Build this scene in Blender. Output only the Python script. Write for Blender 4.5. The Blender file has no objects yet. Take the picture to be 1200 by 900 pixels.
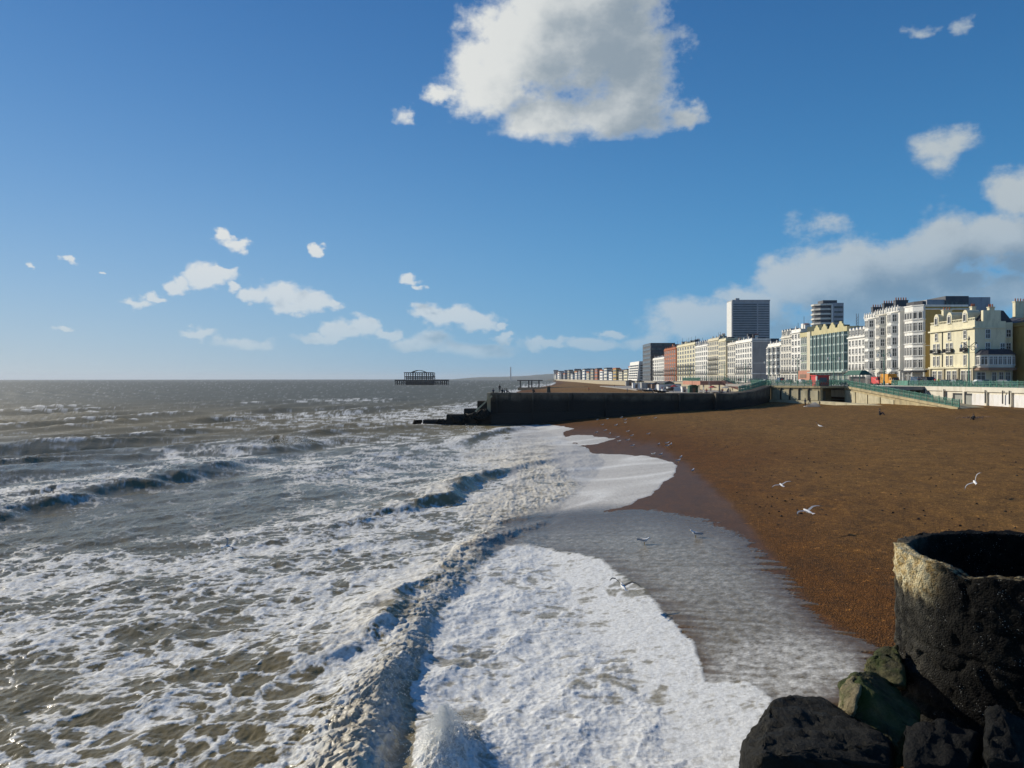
import bpy, bmesh, math, random
import numpy as np
from mathutils import Vector, Matrix
R = math.radians
S = bpy.context.scene
COL = S.collection
random.seed(7)

# ------------------------------------------------------------------ camera
H = 9.0                       # eye height above the sea, standing on a pier
cam_d = bpy.data.cameras.new('camera'); cam = bpy.data.objects.new('camera', cam_d); COL.objects.link(cam)
cam.location = (0, 0, H); cam.rotation_euler = (R(90 - 0.36), R(0.06), 0)
cam_d.sensor_width = 36; cam_d.lens = 28.8; cam_d.clip_start = 0.1; cam_d.clip_end = 80000
S.camera = cam
S.render.resolution_x, S.render.resolution_y = 1024, 768
S.view_settings.view_transform = 'Standard'; S.view_settings.look = 'None'
S.view_settings.exposure = 0.0; S.view_settings.gamma = 1

# ------------------------------------------------------------------ sun
SUN_AZ, SUN_EL = -52.0, 24.0                    # degrees left of the view, degrees up
sd = Vector((math.sin(R(SUN_AZ)) * math.cos(R(SUN_EL)), math.cos(R(SUN_AZ)) * math.cos(R(SUN_EL)), math.sin(R(SUN_EL))))
sun_d = bpy.data.lights.new('sun', 'SUN'); sun = bpy.data.objects.new('sun', sun_d); COL.objects.link(sun)
sun_d.energy = 4.6; sun_d.angle = R(0.5); sun_d.color = (1.0, 0.91, 0.76)
sun.rotation_euler = sd.to_track_quat('Z', 'Y').to_euler(); sun.location = (-60, 40, 60)

# ------------------------------------------------------------------ sky with clouds (world)
W = bpy.data.worlds.new('World'); S.world = W; W.use_nodes = True
wt = W.node_tree; wt.nodes.clear()
def wn(t, tree=None):
    return (tree or wt).nodes.new(t)
def azel(px, py):                                # a direction of the photograph as (azimuth, elevation)
    x = (px - 600) / 960; z = (444 - py) / 960
    n = math.sqrt(x * x + 1 + z * z)
    return math.atan2(x, 1), math.asin(z / n)
# centre x, y, half width, half height in the photograph's pixels, weakness (0 solid .. 0.5 wisp)
CLOUDS = [
 (572,92,62,44,0),(620,62,86,68,0),(692,48,104,82,0),(748,78,66,78,.05),(640,134,72,34,0),(722,128,80,34,0),(800,138,34,26,.25),(650,0,90,60,0),(722,-10,76,60,0),
 (473,138,17,18,.3),(520,112,30,16,.2),
 (265,276,15,9,.05),(279,287,20,10,.05),(371,292,12,8,.1),(82,303,15,6,.1),(34,311,7,4,.2),(125,320,5,3,.3),(160,354,22,8,.12),(182,349,12,6,.1),
 (211,334,18,12,0),(236,325,30,18,0),(264,321,20,9,.05),(276,334,13,8,.05),(300,346,22,11,0),(334,346,38,19,0),(366,352,34,18,0),(390,357,14,8,.1),(345,363,32,9,.05),
 (478,329,14,8,.05),(489,337,10,5,.1),(500,366,26,11,0),(526,371,38,15,0),(560,378,34,12,0),(586,383,12,5,.1),(400,384,28,14,0),(425,382,34,15,0),(452,392,22,9,.1),(378,397,34,8,.15),
 (75,386,14,5,.15),(228,391,26,8,.1),(284,402,38,9,.2),(500,401,40,11,.12),(560,408,48,10,.15),(640,401,34,11,.05),(690,398,40,10,.02),(716,394,22,7,.08),(590,396,14,7,.15),
 (1107,182,48,31,.22),(1080,38,32,13,.42),(1127,35,24,18,.4),(955,266,44,34,.42),(1192,228,46,36,.12),
 (815,376,66,32,.0),(880,356,60,34,.05),(930,332,66,40,.05),(990,318,70,38,.05),(1045,318,62,42,.05),(1105,294,64,44,.0),(1165,284,66,44,.0),(1230,290,80,60,0),
 (900,392,120,24,.1),(1010,352,100,34,.1),(1110,340,90,30,.12),(1180,345,60,24,.15),(760,398,50,12,.25)]
dg = bpy.data.node_groups.new('cloud_density', 'ShaderNodeTree')
dg.interface.new_socket('Dir', in_out='INPUT', socket_type='NodeSocketVector')
dg.interface.new_socket('Detail', in_out='INPUT', socket_type='NodeSocketVector')
dg.interface.new_socket('Density', in_out='OUTPUT', socket_type='NodeSocketFloat')
gi, go = wn('NodeGroupInput', dg), wn('NodeGroupOutput', dg)
ln_ = dg.links.new
nz = wn('ShaderNodeTexNoise', dg); nz.inputs['Scale'].default_value = 24; nz.inputs['Detail'].default_value = 9; nz.inputs['Roughness'].default_value = .62
ln_(gi.outputs['Detail'], nz.inputs['Vector'])
nw = wn('ShaderNodeTexNoise', dg); nw.inputs['Scale'].default_value = 7; nw.inputs['Detail'].default_value = 3
ln_(gi.outputs['Detail'], nw.inputs['Vector'])
wm = wn('ShaderNodeVectorMath', dg); wm.operation = 'MULTIPLY_ADD'; wm.inputs[1].default_value = (.09, .06, 0); wm.inputs[2].default_value = (-.045, -.03, 0)
ln_(nw.outputs['Color'], wm.inputs[0])
wa = wn('ShaderNodeVectorMath', dg); wa.operation = 'ADD'; ln_(gi.outputs['Dir'], wa.inputs[0]); ln_(wm.outputs[0], wa.inputs[1])
nv = wn('ShaderNodeTexNoise', dg); nv.inputs['Scale'].default_value = 55; nv.inputs['Detail'].default_value = 5; ln_(gi.outputs['Detail'], nv.inputs['Vector'])
wq = wn('ShaderNodeVectorMath', dg); wq.operation = 'MULTIPLY_ADD'; wq.inputs[1].default_value = (.034, .024, 0); wq.inputs[2].default_value = (-.017, -.012, 0)
ln_(nv.outputs['Color'], wq.inputs[0])
ws = wn('ShaderNodeVectorMath', dg); ws.operation = 'ADD'; ln_(gi.outputs['Dir'], ws.inputs[0]); ln_(wq.outputs[0], ws.inputs[1])
prev = None
for (cx, cy, hw, hh, weak) in CLOUDS:
    a, e = azel(cx, cy)
    a1, _ = azel(cx + hw, cy); _, e1 = azel(cx, cy - hh)
    ix, iy = 1 / abs(a1 - a), 1 / abs(e1 - e)
    m = wn('ShaderNodeVectorMath', dg); m.operation = 'MULTIPLY_ADD'
    m.inputs[1].default_value = (ix, iy, 0); m.inputs[2].default_value = (-a * ix, -e * iy, weak * 2.0)
    ln_(wa.outputs[0] if hw >= 40 else ws.outputs[0], m.inputs[0])
    l = wn('ShaderNodeVectorMath', dg); l.operation = 'LENGTH'; ln_(m.outputs[0], l.inputs[0])
    if prev is None: prev = l.outputs['Value']
    else:
        mm = wn('ShaderNodeMath', dg); mm.operation = 'SMOOTH_MIN'; mm.inputs[2].default_value = .25
        ln_(prev, mm.inputs[0]); ln_(l.outputs['Value'], mm.inputs[1]); prev = mm.outputs[0]
# density = (1 - dist) + noise
m1 = wn('ShaderNodeMath', dg); m1.operation = 'MULTIPLY_ADD'; m1.inputs[1].default_value = -2.0; m1.inputs[2].default_value = 2.0; ln_(prev, m1.inputs[0])
m2 = wn('ShaderNodeMath', dg); m2.operation = 'MULTIPLY_ADD'; m2.inputs[1].default_value = 2.9; m2.inputs[2].default_value = -1.38; ln_(nz.outputs['Fac'], m2.inputs[0])
m3 = wn('ShaderNodeMath', dg); m3.operation = 'ADD'; ln_(m1.outputs[0], m3.inputs[0]); ln_(m2.outputs[0], m3.inputs[1])
ln_(m3.outputs[0], go.inputs[0])
tc = wn('ShaderNodeTexCoord'); sx = wn('ShaderNodeSeparateXYZ'); L = wt.links.new
L(tc.outputs['Generated'], sx.inputs[0])
at = wn('ShaderNodeMath'); at.operation = 'ARCTAN2'; L(sx.outputs[0], at.inputs[0]); L(sx.outputs[1], at.inputs[1])
asn = wn('ShaderNodeMath'); asn.operation = 'ARCSINE'; L(sx.outputs[2], asn.inputs[0])
cx_ = wn('ShaderNodeCombineXYZ'); L(at.outputs[0], cx_.inputs[0]); L(asn.outputs[0], cx_.inputs[1])
def mth(op, a, b=None, c=None, clamp=False):
    n = wn('ShaderNodeMath'); n.operation = op; n.use_clamp = clamp
    for i, v in enumerate((a, b, c)):
        if v is None: continue
        if isinstance(v, (int, float)): n.inputs[i].default_value = v
        else: L(v, n.inputs[i])
    return n.outputs[0]
def ramp(v, a, b, o0=0.0, o1=1.0, smooth=True):
    n = wn('ShaderNodeMapRange'); n.interpolation_type = 'SMOOTHSTEP' if smooth else 'LINEAR'
    L(v, n.inputs[0]); n.inputs[1].default_value = a; n.inputs[2].default_value = b; n.inputs[3].default_value = o0; n.inputs[4].default_value = o1
    return n.outputs[0]
def wmix(f, a, b, blend='MIX'):
    n = wn('ShaderNodeMix'); n.data_type = 'RGBA'; n.blend_type = blend
    for i, v in ((0, f), (6, a), (7, b)):
        if isinstance(v, (int, float)): n.inputs[i].default_value = v
        elif isinstance(v, tuple): n.inputs[i].default_value = (*v, 1)
        else: L(v, n.inputs[i])
    return n.outputs[2]
def density(off):
    g = wn('ShaderNodeGroup'); g.node_tree = dg
    a = wn('ShaderNodeVectorMath'); a.operation = 'ADD'; a.inputs[1].default_value = (off[0], off[1], 0); L(cx_.outputs[0], a.inputs[0]); L(a.outputs[0], g.inputs['Dir'])
    b = wn('ShaderNodeVectorMath'); b.operation = 'MULTIPLY'; b.inputs[1].default_value = (1, 1.35, 1); L(a.outputs[0], b.inputs[0]); L(b.outputs[0], g.inputs['Detail'])
    return g.outputs[0]
az, el = at.outputs[0], asn.outputs[0]
d0, d1, d2 = density((0, 0)), density((-.022, .030)), density((-.11, .012))
alpha = mth('MULTIPLY', ramp(d0, -.05, 1.05), .97)
shade = mth('MULTIPLY', ramp(mth('ADD', mth('MULTIPLY', d1, .55), mth('MULTIPLY', d2, .45)), -.15, 1.75), ramp(d0, .0, .9))           # cloud standing between here and the sun
lit = mth('SUBTRACT', 1.0, shade)
ccol = wmix(lit, (3.7, 4.4, 5.0), (8.7, 8.8, 8.5))
ccol = wmix(1.0, ccol, wmix(ramp(az, -.2, .55), (1, 1, 1), (.60, .67, .74)), 'MULTIPLY')
sky = wn('ShaderNodeTexSky'); sky.sky_type = 'NISHITA'; sky.sun_disc = False
sky.sun_elevation = R(SUN_EL); sky.sun_rotation = R(SUN_AZ)
sky.air_density = 1.0; sky.dust_density = 0.2; sky.ozone_density = 3.0; sky.altitude = 0
sg = wn('ShaderNodeGamma'); sg.inputs[1].default_value = .6; L(sky.outputs[0], sg.inputs[0])
skyc = wmix(1.0, sg.outputs[0], (.25, .76, 1.58), 'MULTIPLY')
skyc = wmix(mth('MULTIPLY', mth('EXPONENT', mth('MULTIPLY', mth('ABSOLUTE', el), -5.0)), .62), skyc, (1.2, 6.6, 11.8))
# pale sea haze low over the horizon, thickest towards the sun
hz = mth('EXPONENT', mth('MULTIPLY', mth('ABSOLUTE', el), -7.0))
hz_az = ramp(az, .6, -.6, .35, .95, False)
hazec = wmix(ramp(az, .5, -.6), (2.4, 3.7, 4.7), (5.9, 6.5, 6.7))
skyh = wmix(mth('MULTIPLY', hz, hz_az), skyc, hazec)
# clouds pick up haze towards the horizon
ccol = wmix(ramp(el, .22, .0, .0, .55), ccol, skyh)
al2 = mth('MULTIPLY', alpha, ramp(el, -.005, .08, .35, 1.0))
STR = 0.09
bg = wn('ShaderNodeBackground'); bg.inputs[1].default_value = STR; L(skyh, bg.inputs[0])
bc = wn('ShaderNodeBackground'); bc.inputs[1].default_value = STR; L(ccol, bc.inputs[0])
m1 = wn('ShaderNodeMixShader'); L(al2, m1.inputs[0]); L(bg.outputs[0], m1.inputs[1]); L(bc.outputs[0], m1.inputs[2])
wo = wn('ShaderNodeOutputWorld'); L(m1.outputs[0], wo.inputs[0])
W.cycles.sampling_method = 'MANUAL'; W.cycles.sample_map_resolution = 512

# ------------------------------------------------------------------ numpy noise
def _h(ix, iy, seed):
    n = (ix.astype(np.int64) * 374761393 + iy.astype(np.int64) * 668265263 + seed * 1274126177) & 0xffffffff
    n = ((n ^ (n >> 13)) * 1274126177) & 0xffffffff
    return ((n ^ (n >> 16)) & 0xffff).astype(np.float32) / 65535.0
def perlin(x, y, seed=0):
    x0 = np.floor(x); y0 = np.floor(y); fx = (x - x0).astype(np.float32); fy = (y - y0).astype(np.float32)
    u = fx * fx * fx * (fx * (fx * 6 - 15) + 10); v = fy * fy * fy * (fy * (fy * 6 - 15) + 10)
    def g(i, j):
        a = _h(x0 + i, y0 + j, seed) * (2 * np.pi)
        return np.cos(a) * (fx - i) + np.sin(a) * (fy - j)
    a = g(0, 0); b = g(1, 0); c = g(0, 1); d = g(1, 1)
    return 1.5 * ((a + (b - a) * u) + ((c + (d - c) * u) - (a + (b - a) * u)) * v)
def fbm(x, y, o=4, seed=0, gain=.5):
    r = 0; a = 1.0; t = 0
    for i in range(o):
        r = r + a * perlin(x, y, seed + i * 17); t += a
        x = x * 2.03 + 5.1; y = y * 2.03 - 3.7; a *= gain
    return r / t
def billow(x, y, o=3, seed=0):
    r = 0; a = 1.0; t = 0
    for i in range(o):
        r = r + a * (1 - 2 * np.abs(perlin(x, y, seed + i * 31))); t += a
        x = x * 2.1 + 1.7; y = y * 2.1 + 9.2; a *= .55
    return r / t
def worley(x, y, seed=0):
    x0 = np.floor(x); y0 = np.floor(y)
    f1 = np.full(x.shape, 9., np.float32); f2 = f1.copy()
    for i in (-1, 0, 1):
        for j in (-1, 0, 1):
            px = x0 + i + _h(x0 + i, y0 + j, seed); py = y0 + j + _h(x0 + i, y0 + j, seed + 71)
            d = ((px - x) ** 2 + (py - y) ** 2).astype(np.float32)
            f2 = np.minimum(f2, np.maximum(f1, d)); f1 = np.minimum(f1, d)
    return np.sqrt(f1), np.sqrt(f2)
def sstep(a, b, v):
    t = np.clip((v - a) / (b - a), 0, 1); return t * t * (3 - 2 * t)

# ------------------------------------------------------------------ the lie of the land
SH_Y = [0, 12, 20, 30, 40, 50, 60, 75, 90, 120, 150, 163, 175, 300, 576, 720, 1234, 2000, 4000, 9000]
SH_X = [4.5, 5, 4.5, 3, 1.8, 2, 4, 8, 10, 8, 4.5, 3, -6, 4, 4, 15, 64, 110, 190, 400]
def shore(Y): return np.interp(Y, SH_Y, SH_X)
def Zb(X, Y):
    X = np.asarray(X, float); Y = np.asarray(Y, float)
    s = X - shore(Y)
    up = 4.6 * (1 - np.exp(-np.maximum(s, 0) * .13 / 4.6))
    dn = np.maximum(np.minimum(s, 0) * .07, -3)
    return up + dn
def relief(X, Y):                                # gentle waves, cusps and hollows in the shingle
    s = X - shore(Y)
    return (.16 * fbm(X / 9, Y / 16, 3, 200) * sstep(6, 22, s) + .05 * fbm(X / 1.6, Y / 2.4, 4, 210) * sstep(6, 14, s) + .10 * sstep(8, 16, s) * perlin(X / 5, Y / 11, 215)) * (X < 84)
def ground(px, py, z=None):                      # where a sight line of the photograph meets the beach (or height z)
    zz = 0.0 if z is None else z
    for _ in range(12):
        Y = 960 * (H - zz) / (py - 444); X = (px - 600) * Y / 960
        if z is None: zz = .5 * zz + .5 * max(0.0, float(Zb(X, Y)))
    return X, Y, zz
def at_depth(px, py, Y): return ((px - 600) * Y / 960, Y, H - (py - 444) * Y / 960)
# outlines of foam and swash, laid out where they lie on the water and the shingle
def poly_sd(PX, PY, poly):                       # signed distance, positive inside
    n = len(poly); d = np.full(PX.shape, 1e9, np.float32); ins = np.zeros(PX.shape, bool)
    for i in range(n):
        ax, ay = poly[i]; bx, by = poly[(i + 1) % n]
        ex, ey = bx - ax, by - ay
        wx, wy = PX - ax, PY - ay
        t = np.clip((wx * ex + wy * ey) / (ex * ex + ey * ey + 1e-9), 0, 1)
        d = np.minimum(d, (wx - ex * t) ** 2 + (wy - ey * t) ** 2)
        if ey != 0:
            c = ((ay > PY) != (by > PY)) & (PX < (bx - ax) * (PY - ay) / ey + ax)
            ins ^= c
    return np.where(ins, 1, -1) * np.sqrt(d)
WHITE = [(480,960),(488,800),(505,740),(542,672),(590,640),(640,643),(700,655),(750,688),(790,728),(813,765),(828,800),(880,800),(905,820),(915,860),(880,960)]
FROTH = [(560,650),(598,612),(650,606),(760,600),(830,614),(872,632),(915,680),(960,730),(1025,760),(1020,810),(950,840),(830,860),(800,740),(700,670)]
FROTH2 = [(818,780),(870,752),(930,742),(985,742),(1015,765),(1000,810),(950,850),(860,850)]
TONGUE = [(600,505),(640,498),(660,504),(668,520),(700,530),(760,533),(790,540),(796,548),(788,560),(772,575),(740,593),(690,606),(640,612),(590,600)]
TONGUE2 = [(620,500),(648,512),(680,508),(728,514),(700,521),(664,527),(630,530)]
TONGUE3 = [(610,497),(650,497),(678,502),(660,508),(625,512)]
ROUGH = [(540,525),(600,505),(650,500),(655,520),(650,540),(678,556),(690,574),(665,596),(625,612),(575,630),(520,690),(500,660),(560,620),(520,600),(600,560),(540,545)]

# ------------------------------------------------------------------ mesh and object helpers
def np_mesh(name, verts, faces_q, smooth=True, attrs=None):
    me = bpy.data.meshes.new(name); nv = len(verts); nf = len(faces_q)
    me.vertices.add(nv); me.vertices.foreach_set('co', verts.astype(np.float32).ravel())
    me.loops.add(nf * 4); me.loops.foreach_set('vertex_index', faces_q.astype(np.int32).ravel())
    me.polygons.add(nf); me.polygons.foreach_set('loop_start', np.arange(0, nf * 4, 4, dtype=np.int32))
    me.polygons.foreach_set('use_smooth', np.full(nf, smooth))
    me.update(calc_edges=True)
    for k, v in (attrs or {}).items():
        a = me.attributes.new(k, 'FLOAT', 'POINT'); a.data.foreach_set('value', v.astype(np.float32).ravel())
    return me
def grid_faces(nr, nc):
    i = np.arange(nr - 1)[:, None] * nc + np.arange(nc - 1)[None, :]
    return np.stack([i, i + 1, i + nc + 1, i + nc], -1).reshape(-1, 4)
def link(name, me, mat=None, parent=None, **props):
    o = bpy.data.objects.new(name, me); COL.objects.link(o)
    if mat is not None:
        if me and not me.materials:
            for m in (mat if isinstance(mat, (list, tuple)) else [mat]): me.materials.append(m)
    if parent is not None: o.parent = parent
    for k, v in props.items(): o[k] = v
    return o
def tag(o, label, cat, group=None):
    o['label'] = label; o['category'] = cat
    if group: o['group'] = group
    return o
def thing(name, label, cat, loc=(0, 0, 0), rz=0, group=None):
    o = bpy.data.objects.new(name, None); COL.objects.link(o); o.location = loc; o.rotation_euler = (0, 0, rz)
    o.empty_display_size = .5
    return tag(o, label, cat, group)
# node material helper
class NT:
    def __init__(s, name):
        s.m = bpy.data.materials.new(name); s.m.use_nodes = True; s.t = s.m.node_tree
        s.p = s.t.nodes['Principled BSDF']; s.out = s.t.nodes['Material Output']
    def n(s, typ, **kw):
        x = s.t.nodes.new(typ)
        for k, v in kw.items(): setattr(x, k, v)
        return x
    def l(s, a, b): s.t.links.new(a, b)
    def set(s, node, **kw):
        for k, v in kw.items():
            k = k.replace('_', ' ')
            if hasattr(v, 'is_linked') or hasattr(v, 'links'): s.l(v, node.inputs[k])
            else: node.inputs[k].default_value = v
    def noise(s, scale, detail=4, rough=.5, vec=None, dist=0):
        x = s.n('ShaderNodeTexNoise'); x.inputs['Scale'].default_value = scale; x.inputs['Detail'].default_value = detail
        x.inputs['Roughness'].default_value = rough; x.inputs['Distortion'].default_value = dist
        if vec is not None: s.l(vec, x.inputs['Vector'])
        return x.outputs['Fac']
    def obj(s):
        return s.n('ShaderNodeTexCoord').outputs['Object']
    def mapv(s, vec, scale):
        x = s.n('ShaderNodeMapping'); x.inputs['Scale'].default_value = scale; s.l(vec, x.inputs['Vector']); return x.outputs[0]
    def ramp(s, v, stops):
        x = s.n('ShaderNodeValToRGB'); e = x.color_ramp.elements
        while len(e) < len(stops): e.new(.5)
        for i, (p, c) in enumerate(stops):
            e[i].position = p; e[i].color = (*c, 1) if len(c) == 3 else c
        s.l(v, x.inputs[0]); return x.outputs[0]
    def mix(s, f, a, b, blend='MIX'):
        x = s.n('ShaderNodeMix', data_type='RGBA', blend_type=blend)
        for i, v in ((0, f), (6, a), (7, b)):
            if isinstance(v, (int, float)): x.inputs[i].default_value = v
            elif isinstance(v, tuple): x.inputs[i].default_value = (*v, 1) if len(v) == 3 else v
            else: s.l(v, x.inputs[i])
        return x.outputs[2]
    def math(s, op, a, b=0.0, c=0.0, clamp=False):
        x = s.n('ShaderNodeMath', operation=op, use_clamp=clamp)
        for i, v in enumerate((a, b, c)):
            if isinstance(v, (int, float)): x.inputs[i].default_value = v
            else: s.l(v, x.inputs[i])
        return x.outputs[0]
    def rng(s, v, a, b, c=0.0, d=1.0):
        x = s.n('ShaderNodeMapRange', interpolation_type='SMOOTHSTEP'); s.l(v, x.inputs[0])
        for i, k in enumerate((a, b, c, d)): x.inputs[i + 1].default_value = k
        return x.outputs[0]
    def attr(s, name):
        return s.n('ShaderNodeAttribute', attribute_name=name).outputs['Fac']
    def bump(s, h, strength=.5, dist=.05, normal=None):
        x = s.n('ShaderNodeBump'); x.inputs['Strength'].default_value = strength; x.inputs['Distance'].default_value = dist
        s.l(h, x.inputs['Height'])
        if normal is not None: s.l(normal, x.inputs['Normal'])
        return x.outputs[0]

# ------------------------------------------------------------------ the sea
def crest_field(X, Y, crests):
    """steep single waves: each a line of (x, y, height) on the water, front face towards the shore (+X)"""
    h = np.zeros(X.shape, np.float32); face = h.copy(); top = h.copy()
    for pts, wf, wb, wob in crests:
        g = [ground(p[0], p[1], 0.0) for p in pts]
        ys = np.array([q[1] for q in g]); xs = np.array([q[0] for q in g]); am = np.array([p[2] for p in pts], float)
        o = np.argsort(ys); ys, xs, am = ys[o], xs[o], am[o]
        Xc = np.interp(Y, ys, xs) + wob * perlin(Y / 3.1 + xs[0], X * 0 + 3.3, 5) + .3 * wob * perlin(Y / (.9 + 1.6 * (wf > .9)), X * 0 + 1.3, 6)
        A = np.interp(Y, ys, am) * (1 + .18 * perlin(Y / 2.3, X * 0 + 8.8, 9))
        A = np.where((Y < ys[0]) | (Y > ys[-1]), 0, A)
        dx = X - Xc; wf = wf * np.interp(Y, [22, 27, 60], [1, 1.05, 1.5]) if wf < .6 else wf
        prof = np.where(dx > 0, np.exp(-(dx / wf) ** 2 * 1.0), np.exp(-np.abs(dx / wb) ** 1.5))
        h = h + A * prof
        face = np.maximum(face, np.clip(A, 0, 1) * np.exp(-((dx - wf * .8) / (wf * .7)) ** 2))
        top = np.maximum(top, np.clip(A, 0, 1) * np.exp(-((dx + wb * .15) / (wb * .45)) ** 2))
    return h, face, top
BREAK = [([(380,960,.62),(402,905,.62),(428,860,.46),(458,800,.30),(482,745,.24),(508,700,.21),(535,668,.20),(566,640,.22),(592,628,.2),(625,616,.12),(660,606,0)], .58, 1.2, .30)]
CRESTS = [
 ([(330,800,.0),(400,770,.5),(450,725,.75),(485,690,.55),(520,655,.2),(540,640,0)], .6, 2.2, .5),
 ([(-260,700,1.0),(-120,650,1.25),(0,604,1.25),(70,590,1.2),(140,574,1.3),(210,560,1.35),(265,548,1.1),(310,538,.5),(330,532,.0)], 1.5, 6.0, .9),
 ([(285,533,.3),(320,527,1.3),(345,519,1.7),(372,520,.9),(395,517,.0)], 1.6, 5.0, .8),
 ([(340,640,0),(420,606,.5),(470,600,.8),(510,590,1.25),(535,574,1.3),(560,563,1.2),(590,553,.8),(640,541,.5),(680,534,.0)], 1.0, 3.6, .6),
 ([(180,520,.0),(300,512,.7),(380,508,1.0),(440,504,1.0),(490,501,.7),(520,497,0)], 2.2, 7.0, 1.2),
 ([(530,525,.1),(560,513,1.1),(590,505,1.0),(612,501,.5),(640,498,0)], 1.3, 4.0, .6),
 ([(270,490,.0),(300,484,1.3),(335,481,1.2),(350,479,0)], 2.5, 8.0, 1.0),
 ([(-200,545,.6),(-60,530,.7),(60,520,.4),(120,512,.0)], 2.5, 8.0, 1.5),
 ([(50,508,0),(120,500,.7),(230,494,.9),(330,489,.5),(400,487,0)], 3, 9.0, 2),
 ([(-200,500,.6),(0,484,.8),(110,477,.6),(200,474,0)], 4, 10.0, 2),
 ([(300,472,0),(345,469,1.0),(420,468,1.0),(450,467,0)], 5, 12.0, 2),
]
def build_sea():
    step = .80
    yy = np.concatenate([[444.32, 444.5, 444.75, 445.1], np.arange(445.5, 1120, step)])[::-1]
    tt = np.linspace(-.92, .52, 1190)
    Yr = 960 * H / (yy - 444)
    Y = np.repeat(Yr[:, None], len(tt), 1); X = Y * tt[None, :]
    dX = Y * (tt[1] - tt[0]); dY = Y * Y / (960 * H) * step
    zb = Zb(X, Y) + relief(X, Y)
    PX = 600 + 960 * X / Y; PY = 444 + 960 * (H - np.maximum(zb, 0)) / Y
    # wobble outlines
    wobx = 7 * fbm(X / 2.5, Y / 3.5, 4, 40); woby = 5 * fbm(X / 2.2 + 9, Y / 4, 4, 44)
    sc = np.clip(45 / Y, .15, 1.2); QX = PX + wobx * sc * 1.4; QY = PY + woby * sc
    shoal = sstep(-60, -2, X - shore(Y))
    # wind sea
    rng = np.random.RandomState(3); h = np.zeros(X.shape, np.float32); hx = h.copy(); hy = h.copy()
    grp = .7 + .6 * fbm(X / 60, Y / 60, 2, 90)
    for lam in np.geomspace(1.1, 26, 34):
        th = math.radians(-24 + rng.normal() * (24 if lam < 8 else 13))
        kx, ky = math.cos(th) * 2 * math.pi / lam, math.sin(th) * 2 * math.pi / lam
        ph = rng.rand() * 6.28 + 1.2 * perlin(X / lam / 2.5, Y / lam / 2.5, int(lam * 10))
        al = .0125 * lam ** .85 * (1 - .55 * shoal if lam > 6 else 1)
        res = np.clip(1.6 - (abs(kx) * dX + abs(ky) * dY) / 1.6, 0, 1)
        a = al * res * grp * (1 + .45 * sstep(45, 110, Y) * (lam > 4))
        p = kx * X + ky * Y + ph
        h += a * np.sin(p); q = a * 1.0 * np.cos(p); hx += q * math.cos(th); hy += q * math.sin(th)
    wh = h.copy()
    hc, face, top = crest_field(X, Y, CRESTS); hc = hc * .56 * (1 + .25 * fbm(X / 1.3, Y / 2.6, 3, 62) * sstep(160, 50, Y))
    hb, faceb, topb = crest_field(X, Y, BREAK)
    near = sstep(160, 60, Y)
    # small chop everywhere the grid can carry it
    cw = np.clip(1.3 - dY / 1.2, 0, 1)
    chop = cw * (.10 * fbm(X / 1.6, Y / 2.2, 4, 60) + .05 * billow(X / .9, Y / 1.4, 3, 66))
    h = (h * (1 - .55 * np.clip(shoal * 1.2, 0, 1)) + chop) * (1 - .8 * sstep(-.35, .25, zb)) + hc
    rough = sstep(0, 14, poly_sd(QX, QY, ROUGH)) * near
    tur = np.clip((topb + .55 * faceb) * sstep(60, 26, Y) * .8, 0, 1); turc = np.clip(topb + faceb, 0, 1)
    bl = billow(X / .95, Y / .85, 4, 70); bl2 = billow(X / .33, Y / .36, 3, 75)
    h = h + hb * (1 + .12 * bl) + np.clip(hb * 2.6, 0, 1) * (.13 * bl + .13 * bl2) * sstep(.01, .07, hb) + rough * (.10 * bl + .05 * bl2)
    h = h + np.clip(hc, 0, 1) * .05 * bl * near
    mx, my, _ = ground(522, 892, 0.0); mound = np.exp(-(((X - mx) / .62) ** 2 + ((Y - my) / 1.5) ** 2))
    h = h + mound * (.42 + .3 * bl + .2 * bl2)
    brown = topb * sstep(25, 20.5, Y) * sstep(.02, .3, hb)
    # foam cover, by area
    cov = np.full(X.shape, .04, np.float32); soft = 10
    def area(poly, val, s=18, mixv=1.0):
        nonlocal cov
        m = sstep(-s, s, poly_sd(QX, QY, poly)) * mixv
        cov = cov + (val - cov) * m
    area([(-400,505),(250,500),(620,478),(640,500),(600,700),(-400,700)], .10, 14)
    area([(-400,655),(0,652),(160,640),(300,625),(420,590),(560,560),(600,600),(560,640),(400,960),(-400,960)], .55, 16)
    area([(250,640),(420,600),(520,600),(560,640),(500,720),(400,850),(300,760)], .74, 30)
    area([(-50,690),(110,690),(120,760),(-50,800)], .56, 20)
    area([(-60,790),(60,760),(150,800),(130,850),(0,870),(-60,860)], .28, 20)
    area([(120,690),(260,690),(280,740),(160,770)], .42, 20)
    area([(250,800),(395,800),(380,900),(200,960),(120,900)], .48, 26)
    area([(275,545),(340,535),(500,530),(560,545),(560,560),(480,572),(330,565)], .66, 10)
    area([(410,520),(640,500),(640,560),(520,575),(380,550)], .55, 12)
    area([(380,640),(520,610),(560,600),(560,640),(500,660),(420,660)], .45, 12)
    area([(330,575),(470,572),(500,590),(420,604),(340,600)], .30, 8)
    area([(-60,610),(0,597),(90,578),(70,573),(0,578),(-60,590)], .78, 6)
    area([(90,575),(200,555),(270,543),(240,537),(150,545),(60,562)], .5, 6)
    area([(180,530),(300,520),(330,525),(280,540),(200,545)], .52, 7)
    area([(20,560),(100,550),(130,562),(60,572)], .4, 6)
    area([(200,500),(420,490),(520,494),(470,500),(300,502)], .42, 5)
    area([(340,512),(470,509),(520,512),(470,522),(380,524)], .5, 6)
    area([(240,490),(400,480),(540,480),(560,490),(430,492),(300,496)], .48, 4)
    area([(510,500),(540,486),(575,472),(590,478),(570,495)], .8, 4)
    area([(330,469),(450,467),(455,470),(340,471)], .55, 2)
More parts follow.
